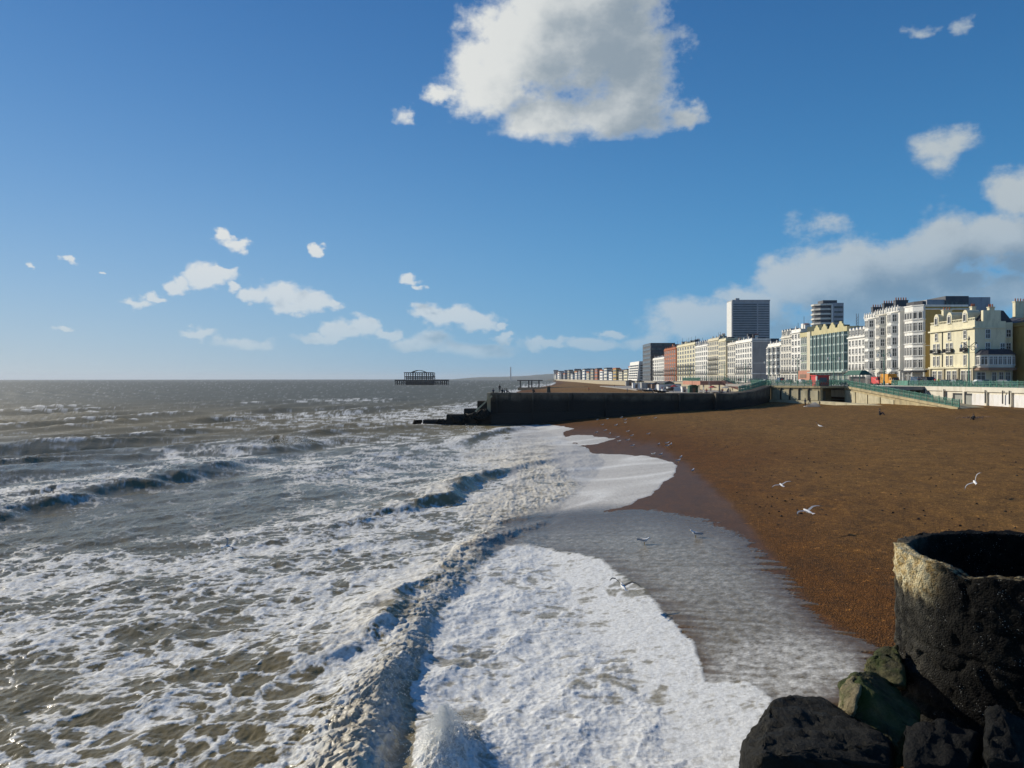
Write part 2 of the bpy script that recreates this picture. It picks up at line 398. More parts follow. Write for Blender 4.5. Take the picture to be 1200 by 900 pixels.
    area([(420,490),(560,470),(580,480),(500,498)], .6, 5)
    area([(585,459),(650,450),(660,452),(645,458),(620,470),(585,470)], .8, 2)
    area([(600,452),(655,448),(660,450),(620,455)], .6, 1.5)
    area(ROUGH, .86, 10)
    area(TONGUE, .8, 8); area(TONGUE2, .8, 4); area(TONGUE3, .85, 3)
    area(FROTH, .35, 4)
    area(WHITE, .93, 3.5)
    cov = cov * (1 - .75 * np.clip(face, 0, 1) * (1 - rough)) + .25 * np.clip(top, 0, 1) * (cov > .1)
    cov = np.clip(cov, 0, .97)
    # whitecaps on the open water
    cap = sstep(2.0, 3.2, wh / (np.std(wh[400:]) + 1e-6) * .8 + 1.1 * fbm(X / 9, Y / 14, 3, 33)) * sstep(-20, -60, X - shore(Y))
    cov = np.maximum(cov, .6 * cap * sstep(900, 200, Y))
    # foam texture
    ax = X + .9 * fbm(X / 2.6, Y / 2.6, 3, 100); ay = Y + .9 * fbm(X / 2.6 + 40, Y / 2.6, 3, 104)
    n1 = fbm(ax / 3.2, ay / 3.8, 4, 110)
    f1, f2 = worley(ax / 1.15, ay / 1.05, 5); g1, g2 = worley(ax / .42, ay / .40, 9)
    lace = 1 - np.clip((f2 - f1) * 1.9, 0, 1); lace2 = 1 - np.clip((g2 - g1) * 1.8, 0, 1)
    fine = fbm(X / .35, Y / .35, 4, 120, .62)
    far = sstep(40, 110, Y)
    p = 1.15 * n1 + (1 - .7 * far) * (.75 * (lace - .5) + .4 * (lace2 - .5)) + .5 * fine
    p = (p - p[200:].mean()) / p[200:].std()
    p = .5 * (1 + np.tanh(.85 * p))
    edge = .17 + .10 * far
    foam = sstep(1 - cov - edge, 1 - cov + edge, p) * (cov > .02)
    thin = .45 + .55 * sstep(.15, .75, cov + .4 * (p - .5) + .25 * n1)   # older foam is thinner
    foam = foam * thin * np.clip(.82 + .18 * sstep(-3, 3, poly_sd(QX, QY, WHITE)) + .55 * fine + .25 * (lace2 - .5) * (1 - far), .25, 1)
    mwhite = sstep(-3, 3, poly_sd(QX, QY, WHITE)); mt = np.maximum.reduce([sstep(-2, 3, poly_sd(QX, QY, TONGUE)), sstep(-1, 2, poly_sd(QX, QY, TONGUE2)), sstep(-1, 1.5, poly_sd(QX, QY, TONGUE3))])
    stk = fbm((X + .3 * Y) / 6, (Y + .55 * X) / .32, 3, 171)
    FX = QX + 30 * stk * np.clip(55 / Y, .2, 1.2); mf = sstep(-6, 42, poly_sd(FX, QY, FROTH)) * (1 - mwhite); mshf = sstep(-16, 2, poly_sd(FX, QY, FROTH)); msh = mshf * (1 - mwhite); mf2 = sstep(-12, 14, poly_sd(QX, QY, FROTH2)) * (1 - mwhite)
    # smooth milky sheet on the tongues, streaked along the flow
    st = fbm(X / 7 + .25 * Y / 7, Y / 1.5, 3, 140)
    lines = np.exp(-(((perlin(X / 14, Y / 9, 150)) * 9) ** 2))
    milk = mt * (1 - rough * .9) * (1 - mwhite)
    foam = foam * (1 - milk) + milk * np.clip(.62 + .10 * st + .22 * lines, 0, 1)
    # backwash: grey bubbles over shingle, streaks running down the slope
    yf = np.clip(dY, .03, 9)
    u = (X - shore(Y)); sk = fbm(X / 4.5, (Y + .5 * X + .5 * n1) / .8, 3, 160)
    froth = mf * np.clip((.17 + .10 * sk + .16 * stk + .42 * fine) + .36 * mf2 * (.7 + fine) + .1 * n1, 0, 1)
    foam = foam * (1 - msh) + froth
    # broken crest
    sand = np.clip(tur * .95 + .55 * rough + .5 * np.clip(top, 0, 1) * near * sstep(-14, -4, X), 0, 1) * (1 - .8 * mwhite * (1 - tur))
    crown = np.clip(.78 + .45 * bl + .35 * bl2 + .5 * fine, .2, 1)
    foam = np.maximum(foam * (1 - turc), turc * crown)
    strk = fbm(X / 1.6 + 3, (Y + .3 * X) / .16, 4, 180)
    foam = foam * (1 - .85 * brown) + .85 * brown * np.clip(.12 + .9 * strk, 0, 1); sand = np.maximum(sand, brown)
    foam = np.maximum(foam, np.clip(mound * 1.6, 0, 1) * (.75 + .3 * fine)); sand = sand * (1 - np.clip(mound, 0, 1))
    # streaky clear face of the plunging part
    h = h + (.03 * (fine * foam) + .025 * foam * (lace - .3) * (1 - far)) * np.clip(1.2 - dY, 0, 1)
    # water level against the beach
    onb = sstep(-.15, .25, zb)
    sheet = np.maximum(np.maximum(mwhite, mt), mshf)
    ztop = np.maximum(h, zb + .022 * sheet + .018 * mwhite * (.6 + .4 * bl2 * cw) + rough * .1 * (bl + .6) - .10 * (1 - sheet))
    # in the surf the water lies on the slope
    z = np.where(zb > -.1, np.where(sheet > .02, np.maximum(zb - .08 + .10 * sheet, np.minimum(ztop, zb + .9)), np.minimum(h, 5) * (1 - onb) + (zb - .3) * onb), h)
    lean = np.clip(hb - .5, 0, 2) * .45 * turc
    lump = (.15 * bl + .10 * bl2) * np.clip(turc * 1.3, 0, 1) * sstep(.015, .14, hb)
    X2 = X + hx * .9 * (1 - onb) + lean + lump; Y2 = Y + hy * .9 * (1 - onb)
    V = np.stack([X2, Y2, z], -1).reshape(-1, 3)
    me = np_mesh('sea', V, grid_faces(*X.shape), True, dict(foam=foam, sand=sand, milk=np.maximum(milk, msh), froth=mf))
    m = NT('sea_water')
    co = m.obj(); foam_a, sand_a, milk_a = m.attr('foam'), m.attr('sand'), m.attr('milk')
    cdist = m.n('ShaderNodeSeparateXYZ'); m.l(co, cdist.inputs[0])
    fn = m.noise(9, 5, .65, co); fn2 = m.noise(38, 3, .6, co)
    wcol = m.mix(m.noise(.03, 3, .5, co), (.165, .130, .058), (.215, .172, .082))
    wcol = m.mix(m.rng(cdist.outputs[1], 70, 420), wcol, m.mix(m.noise(.02, 3, .5, co), (.105, .108, .078), (.135, .132, .096)))
    wcol = m.mix(m.math('MULTIPLY', sand_a, .9), wcol, (.36, .285, .16))
    wcol = m.mix(m.math('MULTIPLY', milk_a, .85), wcol, m.mix(m.attr('froth'), (.10, .058, .03), (.16, .13, .085)))
    fcol = m.mix(m.rng(fn, .3, .7), (.66, .655, .61), (.91, .915, .875))
    fcol = m.mix(m.math('MULTIPLY', sand_a, .8), fcol, (.72, .635, .47))
    f = m.math('ADD', foam_a, m.math('MULTIPLY', m.math('SUBTRACT', fn, .5), m.math('MULTIPLY', m.math('MULTIPLY', foam_a, m.math('SUBTRACT', 1.0, foam_a)), 2.4)), 0, True)
    col = m.mix(f, wcol, fcol)
    m.l(col, m.p.inputs['Base Color'])
    m.l(m.math('MAXIMUM', m.rng(f, .1, .8, .22, .8), m.rng(cdist.outputs[1], 22, 170, .0, .55)), m.p.inputs['Roughness']); m.p.inputs['IOR'].default_value = 1.33; m.p.inputs['Specular IOR Level'].default_value = .2
    rip = m.noise(2.2, 5, .62, m.mapv(co, (1.0, .7, 1)))
    bh = m.math('ADD', m.math('MULTIPLY', rip, 1.0), m.math('MULTIPLY', m.math('MULTIPLY', fn2, f), .22))
    m.l(m.bump(bh, .38, .14), m.p.inputs['Normal'])
    link('sea', me, m.m, kind='structure')
build_sea()

# ------------------------------------------------------------------ the beach
def build_beach():
    step = 1.15
    yy = np.concatenate([[444.9, 445.3], np.arange(445.8, 1500, step)])[::-1]
    tt = np.linspace(-.06, 1.05, 760)
    Yr = 960 * H / (yy - 444)
    Y = np.repeat(Yr[:, None], len(tt), 1); X = Y * tt[None, :]
    z = Zb(X, Y)
    dY = Y * Y / (960 * H) * step
    PX = 600 + 960 * X / Y; PY = 444 + 960 * (H - np.maximum(z, 0)) / Y
    z = z + .75 * np.exp(-((X - 70) / 6) ** 2) * sstep(166, 146, Y) * sstep(108, 124, Y)     # shingle banked against the ramp
    QX = PX + 5 * fbm(X / 2.5, Y / 3.5, 4, 40); QY = PY + 4 * fbm(X / 2.2 + 9, Y / 4, 4, 44)
    s = X - shore(Y)
    peb = .022 * fbm(X / .12, Y / .12, 2, 220) * np.clip(1.3 - dY / .15, 0, 1)
    foot = .035 * billow(X / .55, Y / .6, 2, 225) * np.clip(1.3 - dY / .3, 0, 1) * sstep(9, 16, s)
    z2 = z + relief(X, Y) + (peb + foot) * (X < 84)
    damp = sstep(-4, 14, poly_sd(QX, QY, [(600,600),(660,520),(700,518),(770,512),(810,540),(860,585),(905,640),(960,715),(1045,765),(1040,860),(800,860)]))
    wet = np.maximum(damp, .85 * sstep(-8, 8, poly_sd(QX, QY, [(620,495),(700,500),(760,520),(800,540),(840,580),(700,640),(600,600)])))
    near_sh = sstep(26, 6, s + 3 * fbm(X / 6, Y / 9, 3, 230))      # damp darker orange shingle near the water
    V = np.stack([X, Y, z2], -1).reshape(-1, 3)
    me = np_mesh('beach', V, grid_faces(*X.shape), True, dict(wet=wet, damp=near_sh))
    m = NT('shingle'); co = m.obj(); m.p.inputs['Specular IOR Level'].default_value = .12
    vor = m.n('ShaderNodeTexVoronoi'); vor.inputs['Scale'].default_value = 16; m.l(co, vor.inputs['Vector'])
    vor2 = m.n('ShaderNodeTexVoronoi'); vor2.inputs['Scale'].default_value = 5; m.l(co, vor2.inputs['Vector'])
    sp = m.n('ShaderNodeSeparateColor'); m.l(vor.outputs['Color'], sp.inputs[0])
    sp2 = m.n('ShaderNodeSeparateColor'); m.l(vor2.outputs['Color'], sp2.inputs[0])
    dry = m.mix(m.noise(.09, 5, .6, m.mapv(co, (1, .5, 1))), (.175, .084, .020), (.285, .160, .048))
    dmp = m.mix(m.noise(.35, 4, .6, co), (.108, .040, .006), (.168, .068, .013))
    c = m.mix(m.attr('damp'), dry, dmp)
    c = m.mix(m.rng(m.noise(1.2, 5, .65, m.mapv(co, (1, .45, 1))), .35, .7), c, m.mix(.5, c, (.055, .032, .014)))
    peb = m.ramp(sp.outputs[0], [(0, (.45, .45, .45)), (.5, (.95, .95, .95)), (.86, (1.25, 1.2, 1.15)), (1, (2.3, 2.3, 2.2))])
    c = m.mix(.8, c, m.mix(1.0, c, peb, 'MULTIPLY'))
    peb2 = m.ramp(sp2.outputs[1], [(0, (.7, .7, .7)), (.9, (1.1, 1.1, 1.1)), (.985, (1.2, 1.2, 1.2)), (1, (2.6, 2.6, 2.5))])
    c = m.mix(.6, c, m.mix(1.0, c, peb2, 'MULTIPLY'))
    wc = m.mix(.4, c, (.075, .046, .026))
    c = m.mix(m.attr('wet'), c, wc); m.l(c, m.p.inputs['Base Color'])
    m.l(m.rng(m.attr('wet'), 0, 1, .85, .48), m.p.inputs['Roughness'])
    bh = m.math('ADD', vor.outputs['Distance'], m.math('MULTIPLY', m.noise(3, 5, .6, co), 1.2))
    bn = m.n('ShaderNodeBump'); bn.inputs['Strength'].default_value = .6; bn.inputs['Distance'].default_value = .06; m.l(bh, bn.inputs['Height'])
    m.l(m.math('SUBTRACT', .7, m.math('MULTIPLY', m.attr('wet'), .55)), bn.inputs['Strength']); m.l(bn.outputs[0], m.p.inputs['Normal'])
    link('beach', me, m.m, kind='structure')
build_beach()

# ------------------------------------------------------------------ materials
def mat(name, col, rough=.8, var=.25, scale=1.2, bump=.3, bd=.02, metal=0.0, dirt=None, dscale=.4):
    m = NT(name); co = m.obj()
    lo = tuple(c * (1 - var) for c in col); hi = tuple(min(1, c * (1 + var * .6)) for c in col)
    c = m.mix(m.rng(m.noise(scale, 6, .6, co), .3, .7), lo, hi)
    if dirt:
        st = m.noise(dscale, 6, .65, m.mapv(co, (1.6, 1.6, .35)))
        c = m.mix(m.rng(st, .48, .72), c, dirt)
    m.l(c, m.p.inputs['Base Color']); m.p.inputs['Roughness'].default_value = rough; m.p.inputs['Metallic'].default_value = metal
    if bump: m.l(m.bump(m.noise(scale * 6, 4, .6, co), bump, bd), m.p.inputs['Normal'])
    return m.m
M = {}
def stucco(n, c, d=None): M[n] = mat('stucco_' + n, c, .8, .10, .35, .15, .02, dirt=d or tuple(x * .72 for x in c), dscale=.5)
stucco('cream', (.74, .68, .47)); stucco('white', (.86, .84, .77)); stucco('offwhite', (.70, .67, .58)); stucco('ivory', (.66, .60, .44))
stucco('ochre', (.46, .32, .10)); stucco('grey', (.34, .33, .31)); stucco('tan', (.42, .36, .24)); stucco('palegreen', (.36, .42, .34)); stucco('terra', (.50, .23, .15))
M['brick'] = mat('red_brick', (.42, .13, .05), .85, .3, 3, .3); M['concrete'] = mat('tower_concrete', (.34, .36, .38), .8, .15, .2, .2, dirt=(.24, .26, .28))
M['darktower'] = mat('dark_cladding', (.07, .075, .085), .6, .2, .3, .1); M['slate'] = mat('slate', (.045, .045, .055), .6, .3, 2, .4, .03)
M['glass'] = mat('window_glass', (.105, .10, .09), .2, .6, .35, 0); M['glassblue'] = mat('tower_glass', (.07, .09, .115), .2, .4, .15, 0)
M['frame'] = mat('white_paint', (.72, .71, .66), .55, .08, 1, 0); M['teal'] = mat('teal_paint', (.085, .25, .18), .5, .25, 1.5, .2, dirt=(.10, .16, .12))
M['tealglass'] = mat('green_glazing', (.085, .155, .14), .25, .4, .5, 0); M['tealframe'] = mat('green_white_mullion', (.48, .56, .50), .5, .2, 1, 0)
M['iron'] = mat('black_iron', (.03, .032, .035), .5, .3, 3, .2); M['rust'] = mat('rusty_iron', (.05, .042, .04), .8, .4, .3, .2)
M['asphalt'] = mat('asphalt', (.05, .05, .052), .85, .25, .8, .3); M['paving'] = mat('paving', (.30, .28, .25), .85, .15, .7, .2)
M['seawall'] = mat('painted_sea_wall', (.74, .69, .56), .75, .10, .3, .2, dirt=(.50, .45, .34), dscale=.35)
M['panelwhite'] = mat('white_panel', (.80, .79, .76), .7, .06, .5, .1, dirt=(.62, .58, .48)); M['greydoor'] = mat('grey_door', (.30, .31, .27), .6, .12, 1, .1)
M['stone'] = mat('tan_stone', (.44, .36, .20), .85, .25, .5, .4, .05, dirt=(.24, .20, .12), dscale=.5); M['stonepale'] = mat('pale_stone_panel', (.52, .46, .30), .85, .2, .6, .4, .04, dirt=(.30, .27, .16))
M['red'] = mat('red_paint', (.62, .04, .035), .5, .15, 1, 0); M['orange'] = mat('orange_paint', (.75, .33, .02), .45, .1, 1, 0)
M['carblue'] = mat('dark_blue_paint', (.04, .07, .12), .3, .1, 1, 0); M['carwhite'] = mat('white_car_paint', (.75, .75, .74), .3, .05, 1, 0)
M['cargrey'] = mat('grey_car_paint', (.22, .23, .25), .3, .1, 1, 0); M['carblack'] = mat('black_car_paint', (.02, .02, .025), .25, .1, 1, 0); M['rubber'] = mat('rubber', (.02, .02, .02), .8, .1, 1, 0)
M['brown'] = mat('brown_shopfront', (.22, .13, .08), .6, .15, 1, .1); M['hivis'] = mat('hi_vis_yellow', (.55, .75, .06), .7, .1, 2, 0)
M['skin'] = mat('skin', (.50, .30, .22), .6, .1, 5, 0); M['hair'] = mat('dark_hair', (.03, .022, .018), .7, .2, 9, 0)
for n, c in dict(black=(.02, .02, .022), navy=(.03, .04, .08), red=(.45, .03, .03), blue=(.06, .12, .28), grey=(.15, .15, .16), white=(.6, .6, .58), jeans=(.06, .08, .13), tan=(.30, .22, .13)).items():
    M['cl_' + n] = mat('cloth_' + n, c, .85, .15, 8, 0)
M['gullwhite'] = mat('gull_white', (.80, .79, .77), .7, .05, 6, 0); M['gullgrey'] = mat('gull_grey', (.30, .31, .33), .7, .1, 6, 0); M['gulldark'] = mat('gull_black', (.03, .03, .03), .7, .1, 6, 0); M['bill'] = mat('gull_bill', (.6, .35, .05), .5, .1, 6, 0)
M['canvas'] = mat('white_canvas', (.75, .74, .70), .8, .08, 1, .1); _m = M['canvas'].node_tree; _t = _m.nodes.new('ShaderNodeBsdfTranslucent'); _t.inputs[0].default_value = (.8, .79, .75, 1); _x = _m.nodes.new('ShaderNodeMixShader'); _x.inputs[0].default_value = .75
_m.links.new(_m.nodes['Principled BSDF'].outputs[0], _x.inputs[1]); _m.links.new(_t.outputs[0], _x.inputs[2]); _m.links.new(_x.outputs[0], _m.nodes['Material Output'].inputs[0])
M['greenroof'] = mat('dark_green_roof', (.03, .11, .07), .6, .2, 1, .1)

def weather_concrete():
    m = NT('weathered_concrete'); co = m.obj(); sp = m.n('ShaderNodeSeparateXYZ'); m.l(co, sp.inputs[0])
    base = m.mix(m.rng(m.noise(.5, 7, .65, co), .3, .7), (.12, .098, .072), (.21, .175, .13))
    base = m.mix(m.rng(m.noise(.35, 6, .7, m.mapv(co, (2.5, 2.5, .25))), .5, .75), base, (.035, .035, .032))
    zz = m.math('ADD', sp.outputs[2], m.math('MULTIPLY', m.noise(.6, 5, .6, co), 1.6))
    c = m.mix(m.rng(zz, 3.2, 4.6), (.034, .032, .028), base); m.l(c, m.p.inputs['Base Color']); m.p.inputs['Roughness'].default_value = .85; m.p.inputs['Specular IOR Level'].default_value = .15
    m.l(m.bump(m.noise(2.5, 7, .65, co), .8, .15), m.p.inputs['Normal']); return m.m
M['sandstone_pale'] = None
M['groyne'] = weather_concrete()

# ------------------------------------------------------------------ mesh builder
class MB:
    def __init__(s): s.v = []; s.f = []; s.mi = []; s.cur = 0
    def quad(s, *p):
        i = len(s.v); s.v += [tuple(q) for q in p]; s.f.append(tuple(range(i, i + len(p)))); s.mi.append(s.cur)
    def box(s, x0, x1, y0, y1, z0, z1):
        i = len(s.v); s.v += [(x, y, z) for z in (z0, z1) for y in (y0, y1) for x in (x0, x1)]
        for f in ((0, 2, 3, 1), (4, 5, 7, 6), (0, 1, 5, 4), (2, 6, 7, 3), (0, 4, 6, 2), (1, 3, 7, 5)):
            s.f.append(tuple(i + k for k in f)); s.mi.append(s.cur)
        return s
    def prism(s, poly, z0, z1, top=None):           # poly counter-clockwise; top = optional other outline
        n = len(poly); i = len(s.v); tp = top or poly
        z0s = z0 if hasattr(z0, '__len__') else [z0] * n; z1s = z1 if hasattr(z1, '__len__') else [z1] * n
        s.v += [(p[0], p[1], z0s[k]) for k, p in enumerate(poly)] + [(p[0], p[1], z1s[k]) for k, p in enumerate(tp)]
        s.f.append(tuple(i + k for k in reversed(range(n)))); s.f.append(tuple(i + n + k for k in range(n)))
        for k in range(n): s.f.append((i + k, i + (k + 1) % n, i + n + (k + 1) % n, i + n + k))
        s.mi += [s.cur] * (n + 2); return s
    def bar(s, a, b, w=.1, h=None):                 # square bar between two points
        a = Vector(a); b = Vector(b); h = h or w; d = (b - a)
        if d.length < 1e-6: return s
        d.normalize(); u = d.cross(Vector((0, 0, 1)));
        if u.length < 1e-3: u = Vector((1, 0, 0))
        u.normalize(); v = d.cross(u); i = len(s.v)
        for q in (a, b):
            for su, sv in ((-1, -1), (1, -1), (1, 1), (-1, 1)): s.v.append(tuple(q + u * su * w / 2 + v * sv * h / 2))
        for f in ((0, 1, 2, 3), (7, 6, 5, 4), (0, 4, 5, 1), (1, 5, 6, 2), (2, 6, 7, 3), (3, 7, 4, 0)):
            s.f.append(tuple(i + k for k in f)); s.mi.append(s.cur)
        return s
    def lathe(s, cx, cy, prof, n=10, cap=True):     # prof: (radius, z)
        i = len(s.v)
        for r, z in prof:
            for k in range(n): s.v.append((cx + r * math.cos(6.28318 * k / n), cy + r * math.sin(6.28318 * k / n), z))
        for j in range(len(prof) - 1):
            for k in range(n): s.f.append((i + j * n + k, i + j * n + (k + 1) % n, i + (j + 1) * n + (k + 1) % n, i + (j + 1) * n + k)); s.mi.append(s.cur)
        if cap:
            s.f.append(tuple(i + k for k in reversed(range(n)))); s.f.append(tuple(i + (len(prof) - 1) * n + k for k in range(n))); s.mi += [s.cur] * 2
        return s
    def mesh(s, name, mats=None, off=(0, 0, 0), smooth=False):
        me = bpy.data.meshes.new(name); me.from_pydata([(a - off[0], b - off[1], c - off[2]) for a, b, c in s.v], [], s.f)
        if mats is not None:
            for m in (mats if isinstance(mats, (list, tuple)) else [mats]): me.materials.append(m)
        me.polygons.foreach_set('material_index', s.mi)
        if smooth: me.polygons.foreach_set('use_smooth', [True] * len(s.f))
        me.update(); return me
    def build(s, name, mats, parent=None, smooth=False, **props):
        off = tuple(parent.location) if parent is not None else (0, 0, 0)
        if parent is not None and parent.parent is not None: off = tuple(np.array(off) + np.array(parent.parent.location))
        return link(name, s.mesh(name, mats, off, smooth), None, parent, **props)
def inst(name, me, parent, loc, rz=0, **props):
    o = bpy.data.objects.new(name, me); COL.objects.link(o); o.parent = parent
    p = parent.location; o.location = (loc[0] - p[0], loc[1] - p[1], loc[2] - p[2]); o.rotation_euler = (0, 0, rz)
    for k, v in props.items(): o[k] = v
    return o
SEA, CAMS = R(-90), 0.0                            # facing the sea (-X); facing back down the beach (-Y)
_win = {}
def win_mesh(w, h, style='sash', glass='glass', frame='frame'):
    key = (round(w, 2), round(h, 2), style, glass, frame)
    if key in _win: return _win[key]
    b = MB(); t = min(.14, w * .14); d = .13
    b.box(-w / 2 - t, -w / 2, -d, .0, -t, h + t); b.box(w / 2, w / 2 + t, -d, .0, -t, h + t)
    b.box(-w / 2, w / 2, -d, 0, h, h + t); b.box(-w / 2 - t * 1.6, w / 2 + t * 1.6, -d - .12, 0, -t - .12, -t)
    if style == 'sash': b.box(-w / 2, w / 2, -.07, -.02, h * .5 - .05, h * .5 + .05); b.box(-.04, .04, -.06, -.02, 0, h)
    if style == 'tall': b.box(-.05, .05, -.07, -.02, 0, h); b.box(-w / 2, w / 2, -.07, -.02, h * .72, h * .72 + .08)
    if style == 'arch':
        n = 6; pts = [(-w / 2 * math.cos(math.pi * k / n), h + w * .35 * math.sin(math.pi * k / n)) for k in range(n + 1)]
        for (x0, z0), (x1, z1) in zip(pts[:-1], pts[1:]): b.bar((x0, -.08, z0 + .05), (x1, -.08, z1 + .05), .12, .14)
    b.cur = 1; b.quad((-w / 2, -.016, 0), (w / 2, -.016, 0), (w / 2, -.016, h), (-w / 2, -.016, h))
    me = b.mesh('window', [M[frame], M[glass]]); _win[key] = me; return me
def facade(parent, p0, p1, n, levels, wfrac=.42, name='window', glass='glass', frame='frame', skip=()):
    """a grid of windows on the wall from p0 to p1 (left to right seen from outside); levels = (sill z, height, style)"""
    dx, dy = p1[0] - p0[0], p1[1] - p0[1]; Ln = math.hypot(dx, dy); rz = math.atan2(dy, dx)
    for li, (z, h, st) in enumerate(levels):
        for k in range(n):
            if (li, k) in skip: continue
            t = (k + .5) / n
            inst(name, win_mesh(Ln / n * wfrac, h, st, glass, frame), parent, (p0[0] + dx * t, p0[1] + dy * t, z), rz)
ZG = 7.62
def chimney(parent, x, y, z, w=1.3, d=.9, h=2.2, pots=3, m='white'):
    b = MB().box(x - w / 2, x + w / 2, y - d / 2, y + d / 2, z - 1.5, z + h); b.box(x - w / 2 - .12, x + w / 2 + .12, y - d / 2 - .12, y + d / 2 + .12, z + h, z + h + .2)
    b.cur = 1
    for k in range(pots): b.lathe(x - w / 2 + w * (k + .5) / pots, y, [(.15, z + h + .2), (.12, z + h + .9)], 8)
    return b.build('chimney', [M[m], M['brick']], parent)
def house(name, label, Y0, Y1, z1, storeys, bays, wall='white', X0=110.0, depth=14.0, side=0, cat='building', roof='flat', bows=0, wfrac=.42, balcony=(), chim=2, ground=3.6, glass='glass', cornices=None, side_wall=None, group=None, zg=ZG, style='sash', sidewins=()):
    t = thing(name, label, cat, (X0, Y0, zg), group=group)
    top = z1
    MB().box(X0, X0 + depth, Y0 + .003, Y1 - .003, zg - .6, top).build('wall', M[wall], t)
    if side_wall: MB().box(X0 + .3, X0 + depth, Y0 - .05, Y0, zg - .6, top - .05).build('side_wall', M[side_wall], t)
    fl = (top - .9 - zg - ground) / (storeys - 1)
    levels = []
    for k in range(storeys - 1):
        h = fl * (.70 if k < 2 else .58); levels.append((zg + ground + fl * k + fl * .2, h, 'tall' if k == 0 else style))
    for z, pr, th in (cornices or [(zg + ground - .15, .45, .35), (zg + ground + fl * 2 - .1, .2, .2), (top - .9, .5, .35)]):
        c = MB(); c.box(X0 - pr, X0 + .2, Y0 - .02, Y1 + .02, z, z + th); c.box(X0 - pr + .02, X0 + depth, Y0 - pr * .6, Y0 + .01, z + .01, z + th - .02)
        c.build('cornice', M[wall], t)
    if bows:
        w = (Y1 - Y0) / bows
        for k in range(bows):
            ya, yb = Y0 + w * k + w * .14, Y0 + w * (k + 1) - w * .14; pr = 1.25; q = (yb - ya) * .27
            P = [(X0 + .1, ya), (X0 + .1, yb), (X0 - pr, yb - q), (X0 - pr, ya + q)][::-1]
            b = MB().prism([(X0 + .1, yb), (X0 - pr, yb - q), (X0 - pr, ya + q), (X0 + .1, ya)], zg + ground - .4, top - 1.15)
            for kk in range(storeys): b.prism([(X0 + .12, yb + .1), (X0 - pr - .18, yb - q + .06), (X0 - pr - .18, ya + q - .06), (X0 + .12, ya - .1)], zg + ground - .5 + fl * kk * (1 if kk < storeys - 1 else .995), zg + ground - .25 + fl * kk * (1 if kk < storeys - 1 else .995))
            bw = b.build('bow', M[wall], t)
            facade(t, (X0, yb), (X0 - pr, yb - q), 1, levels, .5, glass=glass); facade(t, (X0 - pr, yb - q), (X0 - pr, ya + q), 2, levels, .56, glass=glass); facade(t, (X0 - pr, ya + q), (X0, ya), 1, levels, .6, glass=glass)
    elif bays: facade(t, (X0, Y1), (X0, Y0), bays, levels, wfrac, glass=glass)
    if bays or bows: facade(t, (X0, Y1), (X0, Y0), max(2, bays or bows * 2), [(zg + .3, ground - 1.0, 'tall')], .55, glass=glass, name='shop_window')
    for lv in balcony:
        z = levels[lv][0] - .35; b = MB().box(X0 - .95, X0, Y0 + .5, Y1 - .5, z, z + .12); b.box(X0 - .95, X0 - .9, Y0 + .5, Y1 - .5, z + .95, z + 1.0)
        n = int((Y1 - Y0 - 1) / .4)
        for k in range(n + 1): y = Y0 + .5 + (Y1 - Y0 - 1) * k / n; b.box(X0 - .94, X0 - .91, y - .02, y + .02, z + .12, z + .95)
        b.build('balcony', M['iron'], t)
    for (fx, lv, st) in sidewins: inst('window', win_mesh(1.1, levels[lv][1] * .9, st), t, (X0 + fx, Y0 - (.05 if side_wall else -.003), levels[lv][0]), 0)
    if roof == 'flat':
        MB().box(X0 + .35, X0 + depth - .3, Y0 + .35, Y1 - .35, top, top + .25).build('roof', M['slate'], t)
        b = MB(); b.box(X0, X0 + .3, Y0 + .01, Y1 - .01, top, top + .55); b.box(X0 + .3, X0 + depth, Y0 + .01, Y0 + .3, top, top + .5)
        b.build('parapet', M[wall], t)
    elif roof == 'mansard':
        MB().prism([(X0 + .2, Y0 + .1), (X0 + depth, Y0 + .1), (X0 + depth, Y1 - .1), (X0 + .2, Y1 - .1)], top, top + 2.8, [(X0 + 1.6, Y0 + .1), (X0 + depth - 1.4, Y0 + .1), (X0 + depth - 1.4, Y1 - .1), (X0 + 1.6, Y1 - .1)]).build('roof', M['slate'], t)
        nd = max(2, bays or bows * 2)
        for k in range(nd):
            y = Y0 + (Y1 - Y0) * (k + .5) / nd; w = min(.85, (Y1 - Y0) / nd * .3)
            d = MB().box(X0 + .1, X0 + 2.2, y - w, y + w, top + .1, top + 2.1); d.prism([(X0 + .02, y - w - .1), (X0 + 2.3, y - w - .1), (X0 + 2.3, y + w + .1), (X0 + .02, y + w + .1)], top + 2.1, top + 2.75, [(X0 + .02, y - .1), (X0 + 2.3, y - .1), (X0 + 2.3, y + .1), (X0 + .02, y + .1)])
            dm = d.build('dormer', M[wall], t); inst('window', win_mesh(w * 1.2, 1.4, 'sash'), t, (X0 + .1, y, top + .4), SEA)
    elif roof == 'pitch':
        MB().prism([(X0, Y0), (X0 + depth, Y0), (X0 + depth, Y1), (X0, Y1)], top, top + 3.2, [(X0 + depth / 2, Y0 + .01), (X0 + depth / 2 + .1, Y0 + .01), (X0 + depth / 2 + .1, Y1), (X0 + depth / 2, Y1)]).build('roof', M['slate'], t)
    rh = random.Random(int(Y0 * 7))
    if Y0 > 300:
        for k in range(max(1, int((Y1 - Y0) / 9))):
            y = Y0 + 1 + rh.random() * (Y1 - Y0 - 4); x = X0 + rh.uniform(.6, 4); w = rh.uniform(1.2, 3.2); hh = rh.uniform(1.2, 3.4)
            MB().box(x, x + rh.uniform(2, 4), y, y + w, top + .1, top + hh).build('roof_hut', M[rh.choice(['slate', wall, 'grey', 'darktower'])], t)
            if rh.random() < .6: a = MB().bar((x + .5, y + .5, top + hh), (x + .5, y + .5, top + hh + rh.uniform(1.5, 3)), .12); a.build('aerial', M['iron'], t)
